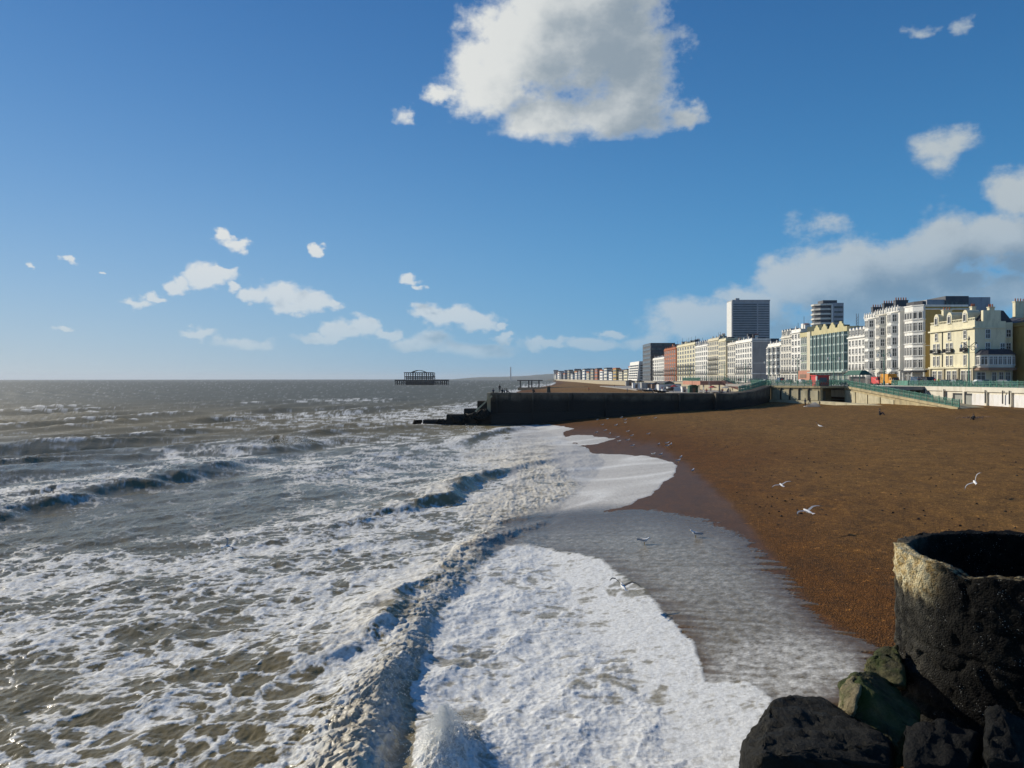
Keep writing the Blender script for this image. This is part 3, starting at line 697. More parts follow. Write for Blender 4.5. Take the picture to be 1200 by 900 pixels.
        for k in range(int((Y1 - Y0) / 4)):
            y = Y0 + 2 + k * 4; MB().prism([(X0 - .1, y - .5), (X0 + .7, y - .5), (X0 + .7, y + .5), (X0 - .1, y + .5)], top, top + 1.0 + .8 * (k % 2), [(X0 + .2, y - .15), (X0 + .4, y - .15), (X0 + .4, y + .15), (X0 + .2, y + .15)]).build('pinnacle', M[wall], t)
    for k in range(chim):
        y = Y0 + (Y1 - Y0) * (k + .6) / max(1, chim); chimney(t, X0 + 4.5 + 1.5 * (k % 2), y, top + .3, 1.6, 1.0, 1.9, 4, wall if roof != 'mansard' else 'white')
    return t, levels

# ------------------------------------------------------------------ promenade, road, town ground
def Xf(Y): return float(np.interp(Y, [0, 800, 1500, 3500, 9000], [85, 85, 118, 190, 420]))
def ribbon(name, off0, off1, z, Ys, m, thick=.35, parent=None, **props):
    b = MB()
    for ya, yb in zip(Ys[:-1], Ys[1:]):
        b.prism([(Xf(ya) + off0, ya), (Xf(ya) + off1, ya), (Xf(yb) + off1, yb), (Xf(yb) + off0, yb)], z - thick, z)
    return b.build(name, M[m], parent, **props)
YS = [60, 130, 186, 240, 320, 420, 560, 800, 1150, 1500, 2200, 3500, 6000]
ribbon('promenade', 0.02, 9.0, 7.36, YS, 'paving', .4, kind='structure')
ribbon('road', 9.0, 19.5, 7.28, YS, 'asphalt', .4, kind='structure')
ribbon('pavement', 19.5, 25.2, 7.42, YS, 'paving', .4, kind='structure')
b = MB()
for ya, yb in zip(YS[:-1], YS[1:]):
    if ya > 1400: continue
    n = max(2, int((yb - ya) / 6)); n = min(n, 60)
    for k in range(n): y = ya + (yb - ya) * k / n; x = Xf(y) + 14.2; b.quad((x - .07, y, 7.284), (x + .07, y, 7.284), (x + .07, y + 3, 7.284), (x - .07, y + 3, 7.284))
b.build('road_marking', M['frame'], None, kind='structure')
# ground rising inland behind the front
gx = np.concatenate([[25], np.linspace(60, 900, 12), [1500, 2500, 4500]]); gy = np.concatenate([np.linspace(20, 900, 12), [1200, 1600, 2200, 3000, 4500, 7000]])
GV = np.array([[Xf(y) + x, y, 7.2 + min(60, max(0, x - 60) * .05 * (1 + .4 * math.sin(y / 240)))] for y in gy for x in gx])
o = link('town_ground', np_mesh('town_ground', GV, grid_faces(len(gy), len(gx))), M['paving'], kind='structure')

# far hills, the low blue headland beyond the bay
def ridge(name, pts, m, dep=2500):
    xs = np.linspace(0, 1, 160); P = np.array(pts, float); u = np.linspace(0, 1, len(P))
    X = np.interp(xs, u, P[:, 0]); Y = np.interp(xs, u, P[:, 1]); Z = np.interp(xs, u, P[:, 2]); Z = Z * (1 + .12 * fbm(xs * 14, xs * 0 + 2, 4, 300))
    rows = []
    for k, (dy, f) in enumerate(((0, 0), (dep * .12, .35), (dep * .35, .8), (dep * .6, 1.0), (dep, .75), (dep * 1.8, 0))):
        rows.append(np.stack([X + dy * .1, Y + dy, Z * f - 2], -1))
    return link(name, np_mesh(name, np.concatenate(rows), grid_faces(6, 160)), M[m], kind='structure')
M['hill'] = mat('hill_grass', (.060, .075, .05), .9, .25, .002, 0, dirt=(.10, .09, .08), dscale=.004)
ridge('headland', [(-900, 9500, 0), (-600, 9500, 34), (-100, 9500, 44), (300, 9300, 72), (900, 9000, 95), (2200, 8500, 110), (4500, 8000, 150)], 'hill')
ridge('inland_hill', [(130, 3700, 2), (230, 3500, 34), (420, 3200, 54), (560, 3000, 60), (900, 2800, 66), (1500, 2600, 90), (2600, 2300, 120)], 'hill', 900)

# ------------------------------------------------------------------ sea walls and the ramp
t = thing('sea_wall', 'long cream painted promenade wall with white panels, right edge of the beach', 'sea wall', (85, 60, 3))
b = MB(); b.box(85, 85.6, 60, 260, 2.0, 6.55); b.box(84.75, 85.6, 60, 260, 6.55, 7.40); b.build('wall', M['seawall'], t)
for y in [60 + 7.2 * k for k in range(18)]:
    MB().box(84.62, 85.001, y - .3, y + .3, 2.5, 6.55).build('pilaster', M['seawall'], t)
    if 70 < y < 150: MB().box(84.90, 85.002, y + .65, y + 6.5, 2.6, 6.15).build('panel', M['panelwhite'], t)
MB().box(84.86, 85.003, 151.3, 157.6, 2.6, 6.2).build('garage_door', M['greydoor'], t)
MB().box(84.80, 84.86, 153.6, 154.6, 2.8, 5.0).build('door', M['greenroof'], t)
MB().box(84.84, 84.861, 151.2, 157.7, 5.85, 6.2).build('lintel', M['iron'], t)
MB().box(84.8, 84.86, 157.0, 157.65, 4.8, 6.2).build('dark_post', M['iron'], t)
for y in (139.3, 141.2, 146.4, 160.4, 168.0, 171.0): MB().box(84.5, 84.62, y - .1, y + .1, 4.6, 6.9).build('bracket', M['iron'], t)
b = MB(); b.box(85, 85.5, 260.01, 800, 2, 7.2)
for ya, yb in zip(YS[7:-1], YS[8:]): b.prism([(Xf(ya), ya), (Xf(ya) + .5, ya), (Xf(yb) + .5, yb), (Xf(yb), yb)], 1, 7.2)
tag(b.build('sea_wall', M['tan']), 'distant tan retaining wall under the promenade beyond the terrace', 'sea wall')

def railing(name, label, pts, h=1.12, step=2.0, maxp=140):
    t = thing(name, label, 'railing', pts[0]); rl = MB(); bl = MB(); pm = MB().box(-.07, .07, -.07, .07, 0, h + .06); pm.lathe(0, 0, [(.09, h + .06), (.05, h + .16), (.02, h + .24)], 6); pme = pm.mesh('post', M['teal'])
    for a, b_ in zip(pts[:-1], pts[1:]):
        a = Vector(a); c = Vector(b_); L_ = (c - a).length; n = max(1, round(L_ / step))
        up = Vector((0, 0, 1))
        rl.bar(a + up * h, c + up * h, .09, .07); rl.bar(a + up * .62 * h, c + up * .62 * h, .05); rl.bar(a + up * .12, c + up * .12, .06)
        for k in range(n):
            p = a + (c - a) * (k / n); q = a + (c - a) * ((k + 1) / n)
            if maxp > 0: inst('post', pme, t, p); maxp -= 1
            m4 = 5
            for j in range(m4):                    # crossed lattice panel
                u0 = p + (q - p) * (j / m4); u1 = p + (q - p) * ((j + 1) / m4)
                bl.bar(u0 + up * .14, u1 + up * h * .95, .055); bl.bar(u1 + up * .14, u0 + up * h * .95, .055)
    rl.build('rail', M['teal'], t); bl.build('lattice', M['teal'], t, kind='stuff'); return t
railing('promenade_railing', 'long green lattice railing on top of the cream promenade wall', [(85.2, 60, 7.38), (85.2, 184, 7.38)])
# the stone bastion with its dark recess and the ramp coming down towards the camera
A0, A1 = (57.0, 180.0), (63.2, 168.0)
t = thing('stone_bastion', 'tan stone bastion with dark recess under the red kiosk, where the groyne meets the promenade', 'sea wall', (60, 175, 4))
MB().prism([A0, A1, (63.7, 168.0), (63.7, 175), (68.2, 175), (68.2, 190), (57.5, 196)], 3.0, 7.05).build('wall', M['stone'], t)
MB().prism([(56.7, 180.1), (63.1, 167.7), (68.4, 167.7), (68.4, 191), (57.0, 197)], 7.052, 7.45).build('coping', M['stone'], t)
dx, dy = A1[0] - A0[0], A1[1] - A0[1]; nx, ny = dy / math.hypot(dx, dy), -dx / math.hypot(dx, dy)
for k in range(5):
    f0, f1 = .04 + k * .19, .04 + k * .19 + .165; o_ = .16
    pr = [(A0[0] + dx * f0, A0[1] + dy * f0), (A0[0] + dx * f1, A0[1] + dy * f1)]
    MB().prism([(pr[0][0] + nx * o_, pr[0][1] + ny * o_), (pr[1][0] + nx * o_, pr[1][1] + ny * o_), (pr[1][0] - nx * .1, pr[1][1] - ny * .1), (pr[0][0] - nx * .1, pr[0][1] - ny * .1)], 4.5, 6.5).build('stone_panel', M['stonepale'], t)
for k in range(4):
    f0 = .205 + k * .19; o_ = .3; q = [(A0[0] + dx * f0, A0[1] + dy * f0), (A0[0] + dx * (f0 + .022), A0[1] + dy * (f0 + .022))]
    MB().prism([(q[0][0] + nx * o_, q[0][1] + ny * o_), (q[1][0] + nx * o_, q[1][1] + ny * o_), (q[1][0] - nx * .1, q[1][1] - ny * .1), (q[0][0] - nx * .1, q[0][1] - ny * .1)], 4.2, 7.0).build('pilaster', M['groyne'], t)
MB().box(65.4, 66.8, 174.5, 174.998, 4.2, 6.3).build('recess_door', M['greydoor'], t)
t = thing('ramp', 'stone ramp with green railing sloping down from the bastion to the shingle', 'ramp', (68, 168, 4))
MB().prism([(68.2, 168), (67.6, 124), (72.4, 124), (73.0, 168)], 2.2, [7.42, 4.45, 4.45, 7.42]).build('wall', M['stone'], t)
for k in range(6):
    y1 = 167.3 - k * 5.6; y0 = y1 - 5.0; zt = lambda y: 4.45 + (y - 124) / 44 * 2.97
    xw = lambda y: 67.6 + (y - 124) / 44 * .6
    if zt(y0) - 1.0 < 4.6: continue
    MB().prism([(xw(y0) - .14, y0), (xw(y0) + .05, y0), (xw(y1) + .05, y1), (xw(y1) - .14, y1)], 3.9, [zt(y0) - .75, zt(y0) - .75, zt(y1) - .75, zt(y1) - .75]).build('stone_panel', M['stonepale'], t)
b = MB().prism([(67.95, 168.02), (67.35, 123.8), (67.75, 123.8), (68.35, 168.02)], [7.1, 4.2, 4.2, 7.1], [7.56, 4.6, 4.6, 7.56]); b.build('coping', M['stone'], t)
railing('ramp_railing', 'green lattice railing running down the sloping stone ramp', [(67.7, 124, 4.58), (68.25, 168, 7.54), (68.25, 190, 7.5)])
railing('bastion_railing', 'green railing around the top of the stone bastion beside the red kiosk', [(57.2, 196, 7.45), (57.0, 180.3, 7.45), (63.0, 168.1, 7.45), (68.0, 168.1, 7.45)])
for (xa, ya, xb, yb, lab) in ((55.0, 182, 62.2, 166.0, 'low pale concrete apron along the foot of the stone bastion'), (62.4, 166.0, 67.0, 140.0, 'low pale concrete apron at the foot of the ramp')):
    b = MB().prism([(xa, ya), (xb, yb), (xb + 1.6, yb + .4), (xa + 1.6, ya + .4)], 2.5, 4.42 if xa < 60 else [4.40, 4.15, 4.15, 4.40]); tag(b.build('concrete_apron', M['stonepale']), lab, 'kerb')
# terrace ground behind the groyne (lower esplanade)
b = MB().prism([(57.5, 181), (84.99, 187), (84.99, 560), (60, 560), (56, 300)], 2.0, 4.15); b.build('lower_esplanade', M['paving'], kind='structure')
b = MB().prism([(68.3, 168.2), (84.99, 168.2), (84.99, 262), (68.3, 262)], 6.6, 7.34); b.build('upper_terrace', M['paving'], kind='structure')

# ------------------------------------------------------------------ the groyne
t = thing('groyne', 'massive dark concrete groyne crossing the beach into the sea, steps down at its seaward tip', 'groyne', (10, 160, 2))
pth = [(-4.2, 160.5, 6.3), (12, 160, 6.25), (30, 159, 6.2), (43, 160.5, 6.1), (49, 167, 6.4), (54, 175, 7.1), (57.0, 180.5, 7.5)]
def thick_wall(pth, w, z0, dz, rag=0.0):
    V = []; n = len(pth)
    for i, (x, y, z) in enumerate(pth):
        a = pth[max(0, i - 1)]; c = pth[min(n - 1, i + 1)]; ex, ey = c[0] - a[0], c[1] - a[1]; l_ = math.hypot(ex, ey); nx_, ny_ = -ey / l_, ex / l_
        V.append(((x, y), (x + nx_ * w, y + ny_ * w), z + dz))
    b = MB()
    for (p0, q0, z_0), (p1, q1, z_1) in zip(V[:-1], V[1:]): b.prism([p0, p1, q1, q0], z0, [z_0, z_1, z_1, z_0])
    return b
thick_wall(pth, 3.2, -1.5, 0).build('wall', M['groyne'], t)
thick_wall([(x, y - .25, z) for x, y, z in pth], 3.7, 5.7, .004).build('coping', M['groyne'], t) if False else None
b = MB()
for (x, y, z), (x2, y2, z2) in zip(pth[:-1], pth[1:]): b.bar((x, y - .12, z - .22), (x2, y2 - .12, z2 - .22), .3, .4)
b.build('coping', M['groyne'], t)
for (x0, x1, y0, y1, z) in ((-7.0, -4.19, 161.5, 166, 4.6), (-9.6, -7.0, 160.6, 165, 3.1), (-13.0, -9.61, 160.2, 164.5, 2.0), (-17.6, -13.01, 160.4, 164, .95), (-4.19, 4, 159.2, 160.4, 2.2), (4.01, 18, 158.9, 159.9, 2.6), (18.01, 34, 158.2, 159.2, 2.9)):
    b = MB().prism([(x0, y0), (x1, y0), (x1, y1), (x0, y1)], -1.6, z, [(x0 + .15, y0 + .2), (x1 - .1, y0 + .2), (x1 - .1, y1 - .2), (x0 + .15, y1 - .2)]); b.build('step_block', M['groyne'], t)
MB().bar((-7.2, 160.1, 2.6), (-3.9, 159.9, 5.7), .28).build('brace', M['stonepale'], t)
MB().box(-4.9, -4.201, 160.6, 163.6, 2.0, 6.25).build('end_block', M['seawall'] if False else M['tan'], t)
for k in range(7): MB().box(-3.2 + k * 7.1, -2.9 + k * 7.1, 159.5 - (.4 if k < 5 else 1.2), 161, 2.2, 6.1).build('joint_rib', M['groyne'], t)

# ------------------------------------------------------------------ foreground: broken concrete caisson and rocks
def noise3(V, s, seed):                            # cheap 3-D-ish noise on numpy points
    return (fbm(V[:, 0] * s + V[:, 2] * s * .7, V[:, 1] * s - V[:, 2] * s * .6, 4, seed) + fbm(V[:, 1] * s + 5, V[:, 2] * s + V[:, 0] * s * .3, 4, seed + 50)) * .6
def caisson_mat():
    m = NT('barnacled_concrete'); co = m.obj(); m.p.inputs['Specular IOR Level'].default_value = .08
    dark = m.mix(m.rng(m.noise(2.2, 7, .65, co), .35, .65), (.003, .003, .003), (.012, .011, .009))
    g = m.mix(m.rng(m.noise(5, 6, .7, co), .62, .74), dark, (.10, .09, .065))
    vo = m.n('ShaderNodeTexVoronoi'); vo.inputs['Scale'].default_value = 22; m.l(co, vo.inputs['Vector'])
    spk = m.math('MULTIPLY', m.rng(vo.outputs['Distance'], .22, .10), m.rng(m.noise(3.5, 4, .6, co), .52, .62)); g = m.mix(spk, g, (.42, .42, .38))
    lic = m.mix(m.rng(m.noise(5, 6, .65, co), .35, .65), (.40, .27, .10), (.68, .60, .38)); lic = m.mix(m.rng(m.noise(14, 5, .7, co), .56, .66), lic, (.12, .10, .09))
    g = m.mix(m.math('MULTIPLY', m.attr('lit_limb'), .8), g, m.mix(m.rng(m.noise(4, 6, .7, co), .35, .65), (.05, .048, .04), (.13, .12, .095))); c = m.mix(m.attr('lichen'), g, lic); m.l(c, m.p.inputs['Base Color']); m.p.inputs['Roughness'].default_value = .75  # paler tone painted on the left limb stands in for its sunlit side
    m.l(m.bump(m.math('ADD', m.noise(12, 7, .7, co), m.math('MULTIPLY', vo.outputs['Distance'], .5)), .9, .08), m.p.inputs['Normal']); return m.m
def caisson():
    cx, cy, Ro, Ri, ztop = 12.2, 18.8, 3.05, 2.74, 4.92
    na, prof = 420, []
    for z in np.linspace(0, 1, 90): prof.append((Ro + .05 * (1 - z), z * ztop - .3 * (1 - z), 0))
    for r in np.linspace(Ro, Ri, 10)[1:-1]: prof.append((r, ztop, 1))
    for z in np.linspace(1, 0.1, 60): prof.append((Ri, z * ztop, 2))
    P = np.array(prof); a = np.linspace(0, 2 * np.pi, na, endpoint=False)
    Rr = np.repeat(P[:, 0:1], na, 1); Z = np.repeat(P[:, 1:2], na, 1); A = np.repeat(a[None, :], len(P), 0)
    # outward normal per profile section
    sec = np.repeat(P[:, 2:3], na, 1)
    V = np.stack([cx + Rr * np.cos(A), cy + Rr * np.sin(A), Z], -1).reshape(-1, 3)
    n1 = noise3(V, .9, 400).reshape(Rr.shape); n2 = noise3(V, 4.5, 420).reshape(Rr.shape); n3 = noise3(V, 14, 440).reshape(Rr.shape)
    dr = .10 * n1 + .07 * n2 + .035 * n3
    lift = np.exp(-((Z - 3.05 - .1 * n1) / .05) ** 2) + np.exp(-((Z - 1.75 - .1 * n1) / .06) ** 2)      # old pour lines
    crack = np.exp(-((noise3(V, .55, 470).reshape(Rr.shape)) * 26) ** 2)
    dr = dr - (.06 * lift + .09 * crack) * (sec == 0) + .07 * (Z < 1.75) * (sec == 0) - .10 * np.clip(noise3(V, 1.8, 480).reshape(Rr.shape) - .18, 0, 1) * 2 * (sec == 0)
    sgn = np.where(sec == 2, -1, 1)
    # the rim: eroded, with lumps of pale crust at the left front
    ang = (A + np.pi) % (2 * np.pi) - np.pi
    lump = np.exp(-((ang - R(-166)) / .30) ** 2) + np.exp(-((ang + 2 * np.pi - R(-166) - 2 * np.pi) / .30) ** 2) * 0
    a2 = A - R(173); left = np.exp(-(a2 / .36) ** 4)
    up = sstep(3.6, 4.7, Z)
    Rn = Rr + dr * sgn + np.clip(left, 0, 1) * up * (.10 * n2 + .06)
    Z = Z + up * (.10 * n1 + .07 * n2 + .03 * n3) - up * .16 * np.exp(-((ang - R(-150)) / .12) ** 2) + up * .05 * np.clip(left, 0, 1)
    lich = np.clip(left * 1.2, 0, 1) * sstep(4.0, 4.45, Z + .4 * n2 + .2 * n1) * (sec < 2) + .45 * (sec == 1) * (n3 > .02) * (np.abs(ang) > .5) * (ang < 0)
    V = np.stack([cx + Rn * np.cos(A), cy + Rn * np.sin(A), Z], -1).reshape(-1, 3)
    nr = len(P); i = np.arange(nr - 1)[:, None] * na + np.arange(na)[None, :]; j = np.arange(nr - 1)[:, None] * na + (np.arange(na)[None, :] + 1) % na
    F = np.stack([i, j, j + na, i + na], -1).reshape(-1, 4)
    me = np_mesh('concrete_caisson', V - np.array([cx, cy, 0]), F, True, dict(lichen=np.clip(lich, 0, 1), lit_limb=np.exp(-((A - R(158)) / .62) ** 4) * np.clip(.6 + 1.6 * n1 + .8 * n2, 0, 1)))  # second mask: sunlight put into the colour along the left limb
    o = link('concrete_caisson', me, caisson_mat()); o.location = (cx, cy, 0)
    tag(o, 'broken hollow round concrete caisson with pale crust on its rim, in the near right corner', 'concrete ring')
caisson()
def rock_mat(name, c0, c1, moss=None):
    m = NT(name); co = m.obj(); m.p.inputs['Specular IOR Level'].default_value = .15; c = m.mix(m.rng(m.noise(1.6, 7, .65, co), .3, .7), c0, c1)
    if moss: c = m.mix(m.rng(m.noise(1.1, 6, .65, co), .42, .6), c, moss)
    c = m.mix(m.math('MULTIPLY', m.rng(m.noise(7, 6, .7, co), .6, .75), .4), c, (.12, .11, .07)); m.l(c, m.p.inputs['Base Color']); m.p.inputs['Roughness'].default_value = .6
    m.l(m.bump(m.noise(5, 8, .7, co), 1.0, .14), m.p.inputs['Normal']); return m.m
M['rockdark'] = rock_mat('dark_wet_rock', (.009, .009, .007), (.026, .024, .018)); M['rockblack'] = rock_mat('black_rock', (.004, .004, .004), (.011, .011, .009)); M['rockmoss'] = rock_mat('mossy_rock', (.035, .032, .018), (.17, .15, .06), (.045, .065, .014)); M['rockpale'] = rock_mat('pale_broken_rock', (.20, .16, .09), (.40, .34, .20), (.10, .11, .04))
def rock(pts, m, label, rough=.05, seed=0):
    bm = bmesh.new()
    for p in pts: bm.verts.new(p)
    r = bmesh.ops.convex_hull(bm, input=bm.verts); bmesh.ops.delete(bm, geom=[g for g in r['geom_interior'] if isinstance(g, bmesh.types.BMVert)] , context='VERTS')
    bmesh.ops.triangulate(bm, faces=bm.faces)
    bmesh.ops.dissolve_limit(bm, angle_limit=R(8), verts=bm.verts, edges=bm.edges)
    bmesh.ops.bevel(bm, geom=list(bm.edges), offset=.035, segments=1, affect='EDGES', profile=.6)
    bmesh.ops.triangulate(bm, faces=bm.faces)
    for _ in range(5):
        es = [e for e in bm.edges if e.calc_length() > .14]
        if not es or len(bm.verts) > 14000: break
        bmesh.ops.subdivide_edges(bm, edges=es, cuts=1); bmesh.ops.triangulate(bm, faces=[f for f in bm.faces if len(f.verts) > 3])
    bm.normal_update()
    V = np.array([v.co[:] for v in bm.verts]); N = np.array([v.normal[:] for v in bm.verts])
    d = rough * (1.2 * noise3(V, .9, 500 + seed) + 1.3 * noise3(V, 3.2, 520 + seed) + .7 * noise3(V, 9, 540 + seed) - 1.1 * np.exp(-(noise3(V, 1.3, 560 + seed) * 16) ** 2) + .5 * np.floor(noise3(V, 2.0, 570 + seed) * 6) / 3)
    V = V + N * d[:, None] * .62; c = V.mean(0); c[2] = V[:, 2].min()
    for v, q in zip(bm.verts, V): v.co = q - c
    me = bpy.data.meshes.new('rock'); bm.to_mesh(me); bm.free(); me.polygons.foreach_set('use_smooth', [True] * len(me.polygons))
    o = link('rock', me, M[m]); o.location = c; tag(o, label, 'rock'); return o
def rp(px, py, Y): return at_depth(px, py, Y)
rock([rp(868, 878, 15.4), rp(905, 820, 16.6), rp(925, 815, 16.9), rp(962, 818, 16.9), rp(1012, 846, 16.2), rp(1046, 872, 15.2), rp(892, 886, 14.6), rp(868, 960, 14.8), rp(1046, 900, 14.6), rp(1046, 980, 14.6), rp(900, 980, 14.4), rp(868, 900, 17.4), rp(1046, 900, 17.6), rp(905, 990, 17.6), rp(1046, 990, 17.6)], 'rockdark', 'large flat-topped dark boulder lying at the foot of the caisson, nearest the foam', .09, 1)
rock([rp(982, 800, 17.2), rp(1003, 786, 17.6), rp(1012, 800, 16.7), rp(1075, 855, 15.9), rp(1052, 876, 15.6), rp(1000, 842, 16.3), rp(1030, 790, 18.2), rp(1080, 830, 17.4), rp(985, 845, 16.9), rp(1050, 900, 16.0), rp(1080, 900, 17.0), rp(1000, 870, 17.6)], 'rockmoss', 'green mossy long boulder leaning against the foot of the caisson', .10, 2)
rock([rp(982, 802, 17.0), rp(1000, 790, 17.3), rp(1011, 803, 16.6), rp(1001, 838, 16.15), rp(986, 836, 16.6), rp(1006, 820, 16.3), rp(990, 860, 16.9), rp(1004, 850, 17.2)], 'rockpale', 'pale broken stone end jutting from beside the mossy boulder', .09, 3)
rock([rp(1012, 778, 18.6), rp(1026, 760, 19.2), rp(1052, 755, 19.2), rp(1060, 785, 18.2), rp(1020, 796, 18.0), rp(1060, 806, 17.6), rp(1018, 806, 19.4), rp(1066, 810, 19.4)], 'rockmoss', 'smaller dark topped boulder tucked behind the caisson foot by the shingle', .08, 4)
rock([rp(1060, 850, 15.3), rp(1110, 842, 15.2), rp(1150, 860, 14.9), rp(1140, 900, 14.3), rp(1060, 905, 14.4), rp(1070, 990, 14.4), rp(1150, 990, 14.4), rp(1060, 990, 15.6), rp(1160, 990, 15.8)], 'rockblack', 'black wet boulder at the bottom edge in front of the caisson', .09, 5)
rock([rp(1152, 832, 14.9), rp(1172, 826, 14.8), rp(1215, 850, 14.6), rp(1200, 895, 13.9), rp(1156, 890, 14.1), rp(1160, 990, 14.0), rp(1230, 990, 14.0), rp(1160, 990, 15.6), rp(1230, 990, 15.6)], 'rockblack', 'black rock with a small pale chip in the bottom right corner', .09, 6)

for k, (x, y, sc, lab) in enumerate(((-18.5, 161.5, 1.0, 'low wet rubble block awash just off the very tip of the groyne'), (-14.2, 159.6, .9, 'dark rubble block against the outermost groyne step'), (-10.6, 159.4, 1.2, 'dark rubble block below the second groyne step'), (-7.6, 159.8, 1.5, 'large dark rubble block leaning below the third groyne step'), (-5.2, 160.0, 1.7, 'tallest rubble block under the lit end of the groyne'))):
    rr = random.Random(k + 3); rock([(x + rr.uniform(-1, 1) * sc * 1.3, y + rr.uniform(-1, 1) * sc * .7, rr.uniform(-.4, 1) * sc + .1 + .35 * k) for _ in range(12)], 'rockdark', lab, .18, 20 + k)

ORD = 'first second third fourth fifth sixth seventh eighth ninth tenth eleventh twelfth thirteenth fourteenth fifteenth sixteenth seventeenth eighteenth nineteenth twentieth twenty-first twenty-second twenty-third twenty-fourth twenty-fifth twenty-sixth twenty-seventh twenty-eighth twenty-ninth thirtieth thirty-first thirty-second'.split()
# ------------------------------------------------------------------ buildings along the front
def YP(px, X=110.0): return 960 * X / (px - 600)
def ZP(py, Y): return H + (444 - py) * Y / 960
# cream hotel on the corner
t = thing('hotel', 'cream corner hotel with three round gabled dormers and a dark roofed bowed bay', 'hotel', (110, 195, ZG))
Y0, Y1, X0, top = 194.8, 215.5, 110.0, 22.6
MB().box(X0, 117.4, Y0, Y1, 7, top).build('wall', M['cream'], t)
MB().box(117.4, 120.0, Y0 + 1.6, Y1, 7, top - .2).build('rear_wall', M['cream'], t)
c = MB()
for z, pr, th in ((11.5, .5, .4), (15.2, .12, .15), (20.9, .55, .35)): c.box(X0 - pr, X0 + .3, Y0 - .02, Y1 + .1, z, z + th); c.box(X0 - pr + .02, 117.3, Y0 - pr * .5, Y0 + .02, z + .01, z + th - .02)
c.build('cornice', M['cream'], t)
c = MB().box(X0, X0 + .3, Y0, Y1, top, top + .3); c.box(X0 + .02, X0 + .28, Y0, Y1, top + .75, top + .95)
for k in range(30): y = Y0 + .4 + (Y1 - Y0 - .8) * k / 29; c.box(X0 + .06, X0 + .22, y - .09, y + .09, top + .3, top + .75)
c.build('balustrade', M['cream'], t)
for yc in (198.9, 206.0, 212.3):
    w = 1.15; b = MB().box(X0 - .08, X0 + 3.0, yc - w, yc + w, top - .1, top + 1.9); n = 10
    arc = [(yc - w * math.cos(math.pi * k / n), top + 1.9 + w * .95 * math.sin(math.pi * k / n)) for k in range(n + 1)]
    i = len(b.v)
    b.v += [(X0 - .08, y, z) for y, z in arc] + [(X0 + 3, y, z) for y, z in arc]; b.f.append(tuple(range(i, i + n + 1))[::-1]); b.mi.append(0)
    for k in range(n): b.f.append((i + k, i + k + 1, i + n + 2 + k, i + n + 1 + k)); b.mi.append(0)
    b.build('dormer', M['cream'], t); inst('window', win_mesh(1.1, 1.5, 'arch'), t, (X0 - .09, yc, top + .35), SEA)
    for dy in ((0,) if yc < 200 else (-.95, .95)):
        inst('window', win_mesh(1.0, 2.3, 'tall'), t, (X0, yc + dy, 12.3), SEA); inst('window', win_mesh(1.0, 1.9, 'sash'), t, (X0, yc + dy, 15.9), SEA)
    inst('window', win_mesh(1.15, 1.7, 'sash'), t, (X0, yc, 18.8), SEA)
    b = MB(); hw = 1.9 if yc > 200 else 1.1; b.box(X0 - .8, X0, yc - hw, yc + hw, 15.45, 15.6); b.box(X0 - .8, X0 - .74, yc - hw, yc + hw, 16.35, 16.42)
    for k in range(9): y = yc - hw + 2 * hw * k / 8; b.box(X0 - .79, X0 - .75, y - .03, y + .03, 15.6, 16.35)
    b.box(X0 - .8, X0, yc - hw, yc - hw + .05, 15.6, 16.4); b.box(X0 - .8, X0, yc + hw - .05, yc + hw, 15.6, 16.4); b.build('balcony', M['iron'], t)
for yc in (197.2, 199.6, 203.6, 206.2, 210.4, 213.2): inst('shop_window', win_mesh(1.7, 2.7, 'tall'), t, (X0, yc, 8.1), SEA)
for y in (195.2, 201.6, 208.4, 215.1): MB().box(X0 - .35, X0 - .001, y - .3, y + .3, ZG - .4, 11.5).build('pilaster', M['tan'], t)
MB().bar((X0 - .12, 209.3, 11.9), (X0 - .12, 209.3, 21.0), .14).build('drainpipe', M['iron'], t)
for fx, z, h in ((3.1, 18.6, 2.0), (3.1, 15.4, 2.0), (6.6, 15.4, 1.9), (9.0, 19.0, 1.6), (9.0, 16.1, 1.3)): inst('window', win_mesh(1.0, h, 'sash'), t, (X0 + fx, (Y0 if fx < 7.5 else Y0 + 1.6) - .003, z), 0)
MB().bar((117.55, Y0 + 1.45, 8), (117.55, Y0 + 1.45, 22), .22).build('drainpipe', M['iron'], t)
MB().prism([(112.0, Y0 - .02), (116.2, Y0 - .02), (116.2, Y0 + .9), (112.0, Y0 + .9)], top, 25.2).build('gable_wall', M['cream'], t)
MB().prism([(X0 + 1.4, Y0 + .95), (120, Y0 + 1.7), (120, Y1 - .1), (X0 + 1.4, Y1 - .1)], top, 25.3, [(X0 + 3.6, Y0 + 1.2), (118, Y0 + 2), (118, Y1 - 2), (X0 + 3.6, Y1 - 2)]).build('roof', M['slate'], t)
for x, y, w in ((112.2, 211.5, 2.2), (113.6, 202.0, 1.0), (118.6, 203, 1.3)): chimney(t, x, y, 24.6, w, 1.0, 1.9, 3, 'cream')
P = [(X0 + .3, Y0), (X0 + .5, Y0 - 1.5), (X0 + 1.8, Y0 - 2.6), (X0 + 7.2, Y0 - 2.6), (X0 + 8.7, Y0 - 1.4), (X0 + 9.0, Y0)]
MB().prism(P, 11.55, 14.6).build('bowed_bay', M['offwhite'], t)
MB().prism([(115 + (x - 115) * 1.07, Y0 + (y - Y0) * 1.12 - .0) for x, y in P], 14.6, 15.9, [(115 + (x - 115) * .8, Y0 + (y - Y0) * .55) for x, y in P]).build('bay_roof', M['slate'], t)
MB().prism([(115 + (x - 115) * 1.09, Y0 + (y - Y0) * 1.2) for x, y in P], 10.9, 11.55).build('bay_canopy', M['brown'], t)
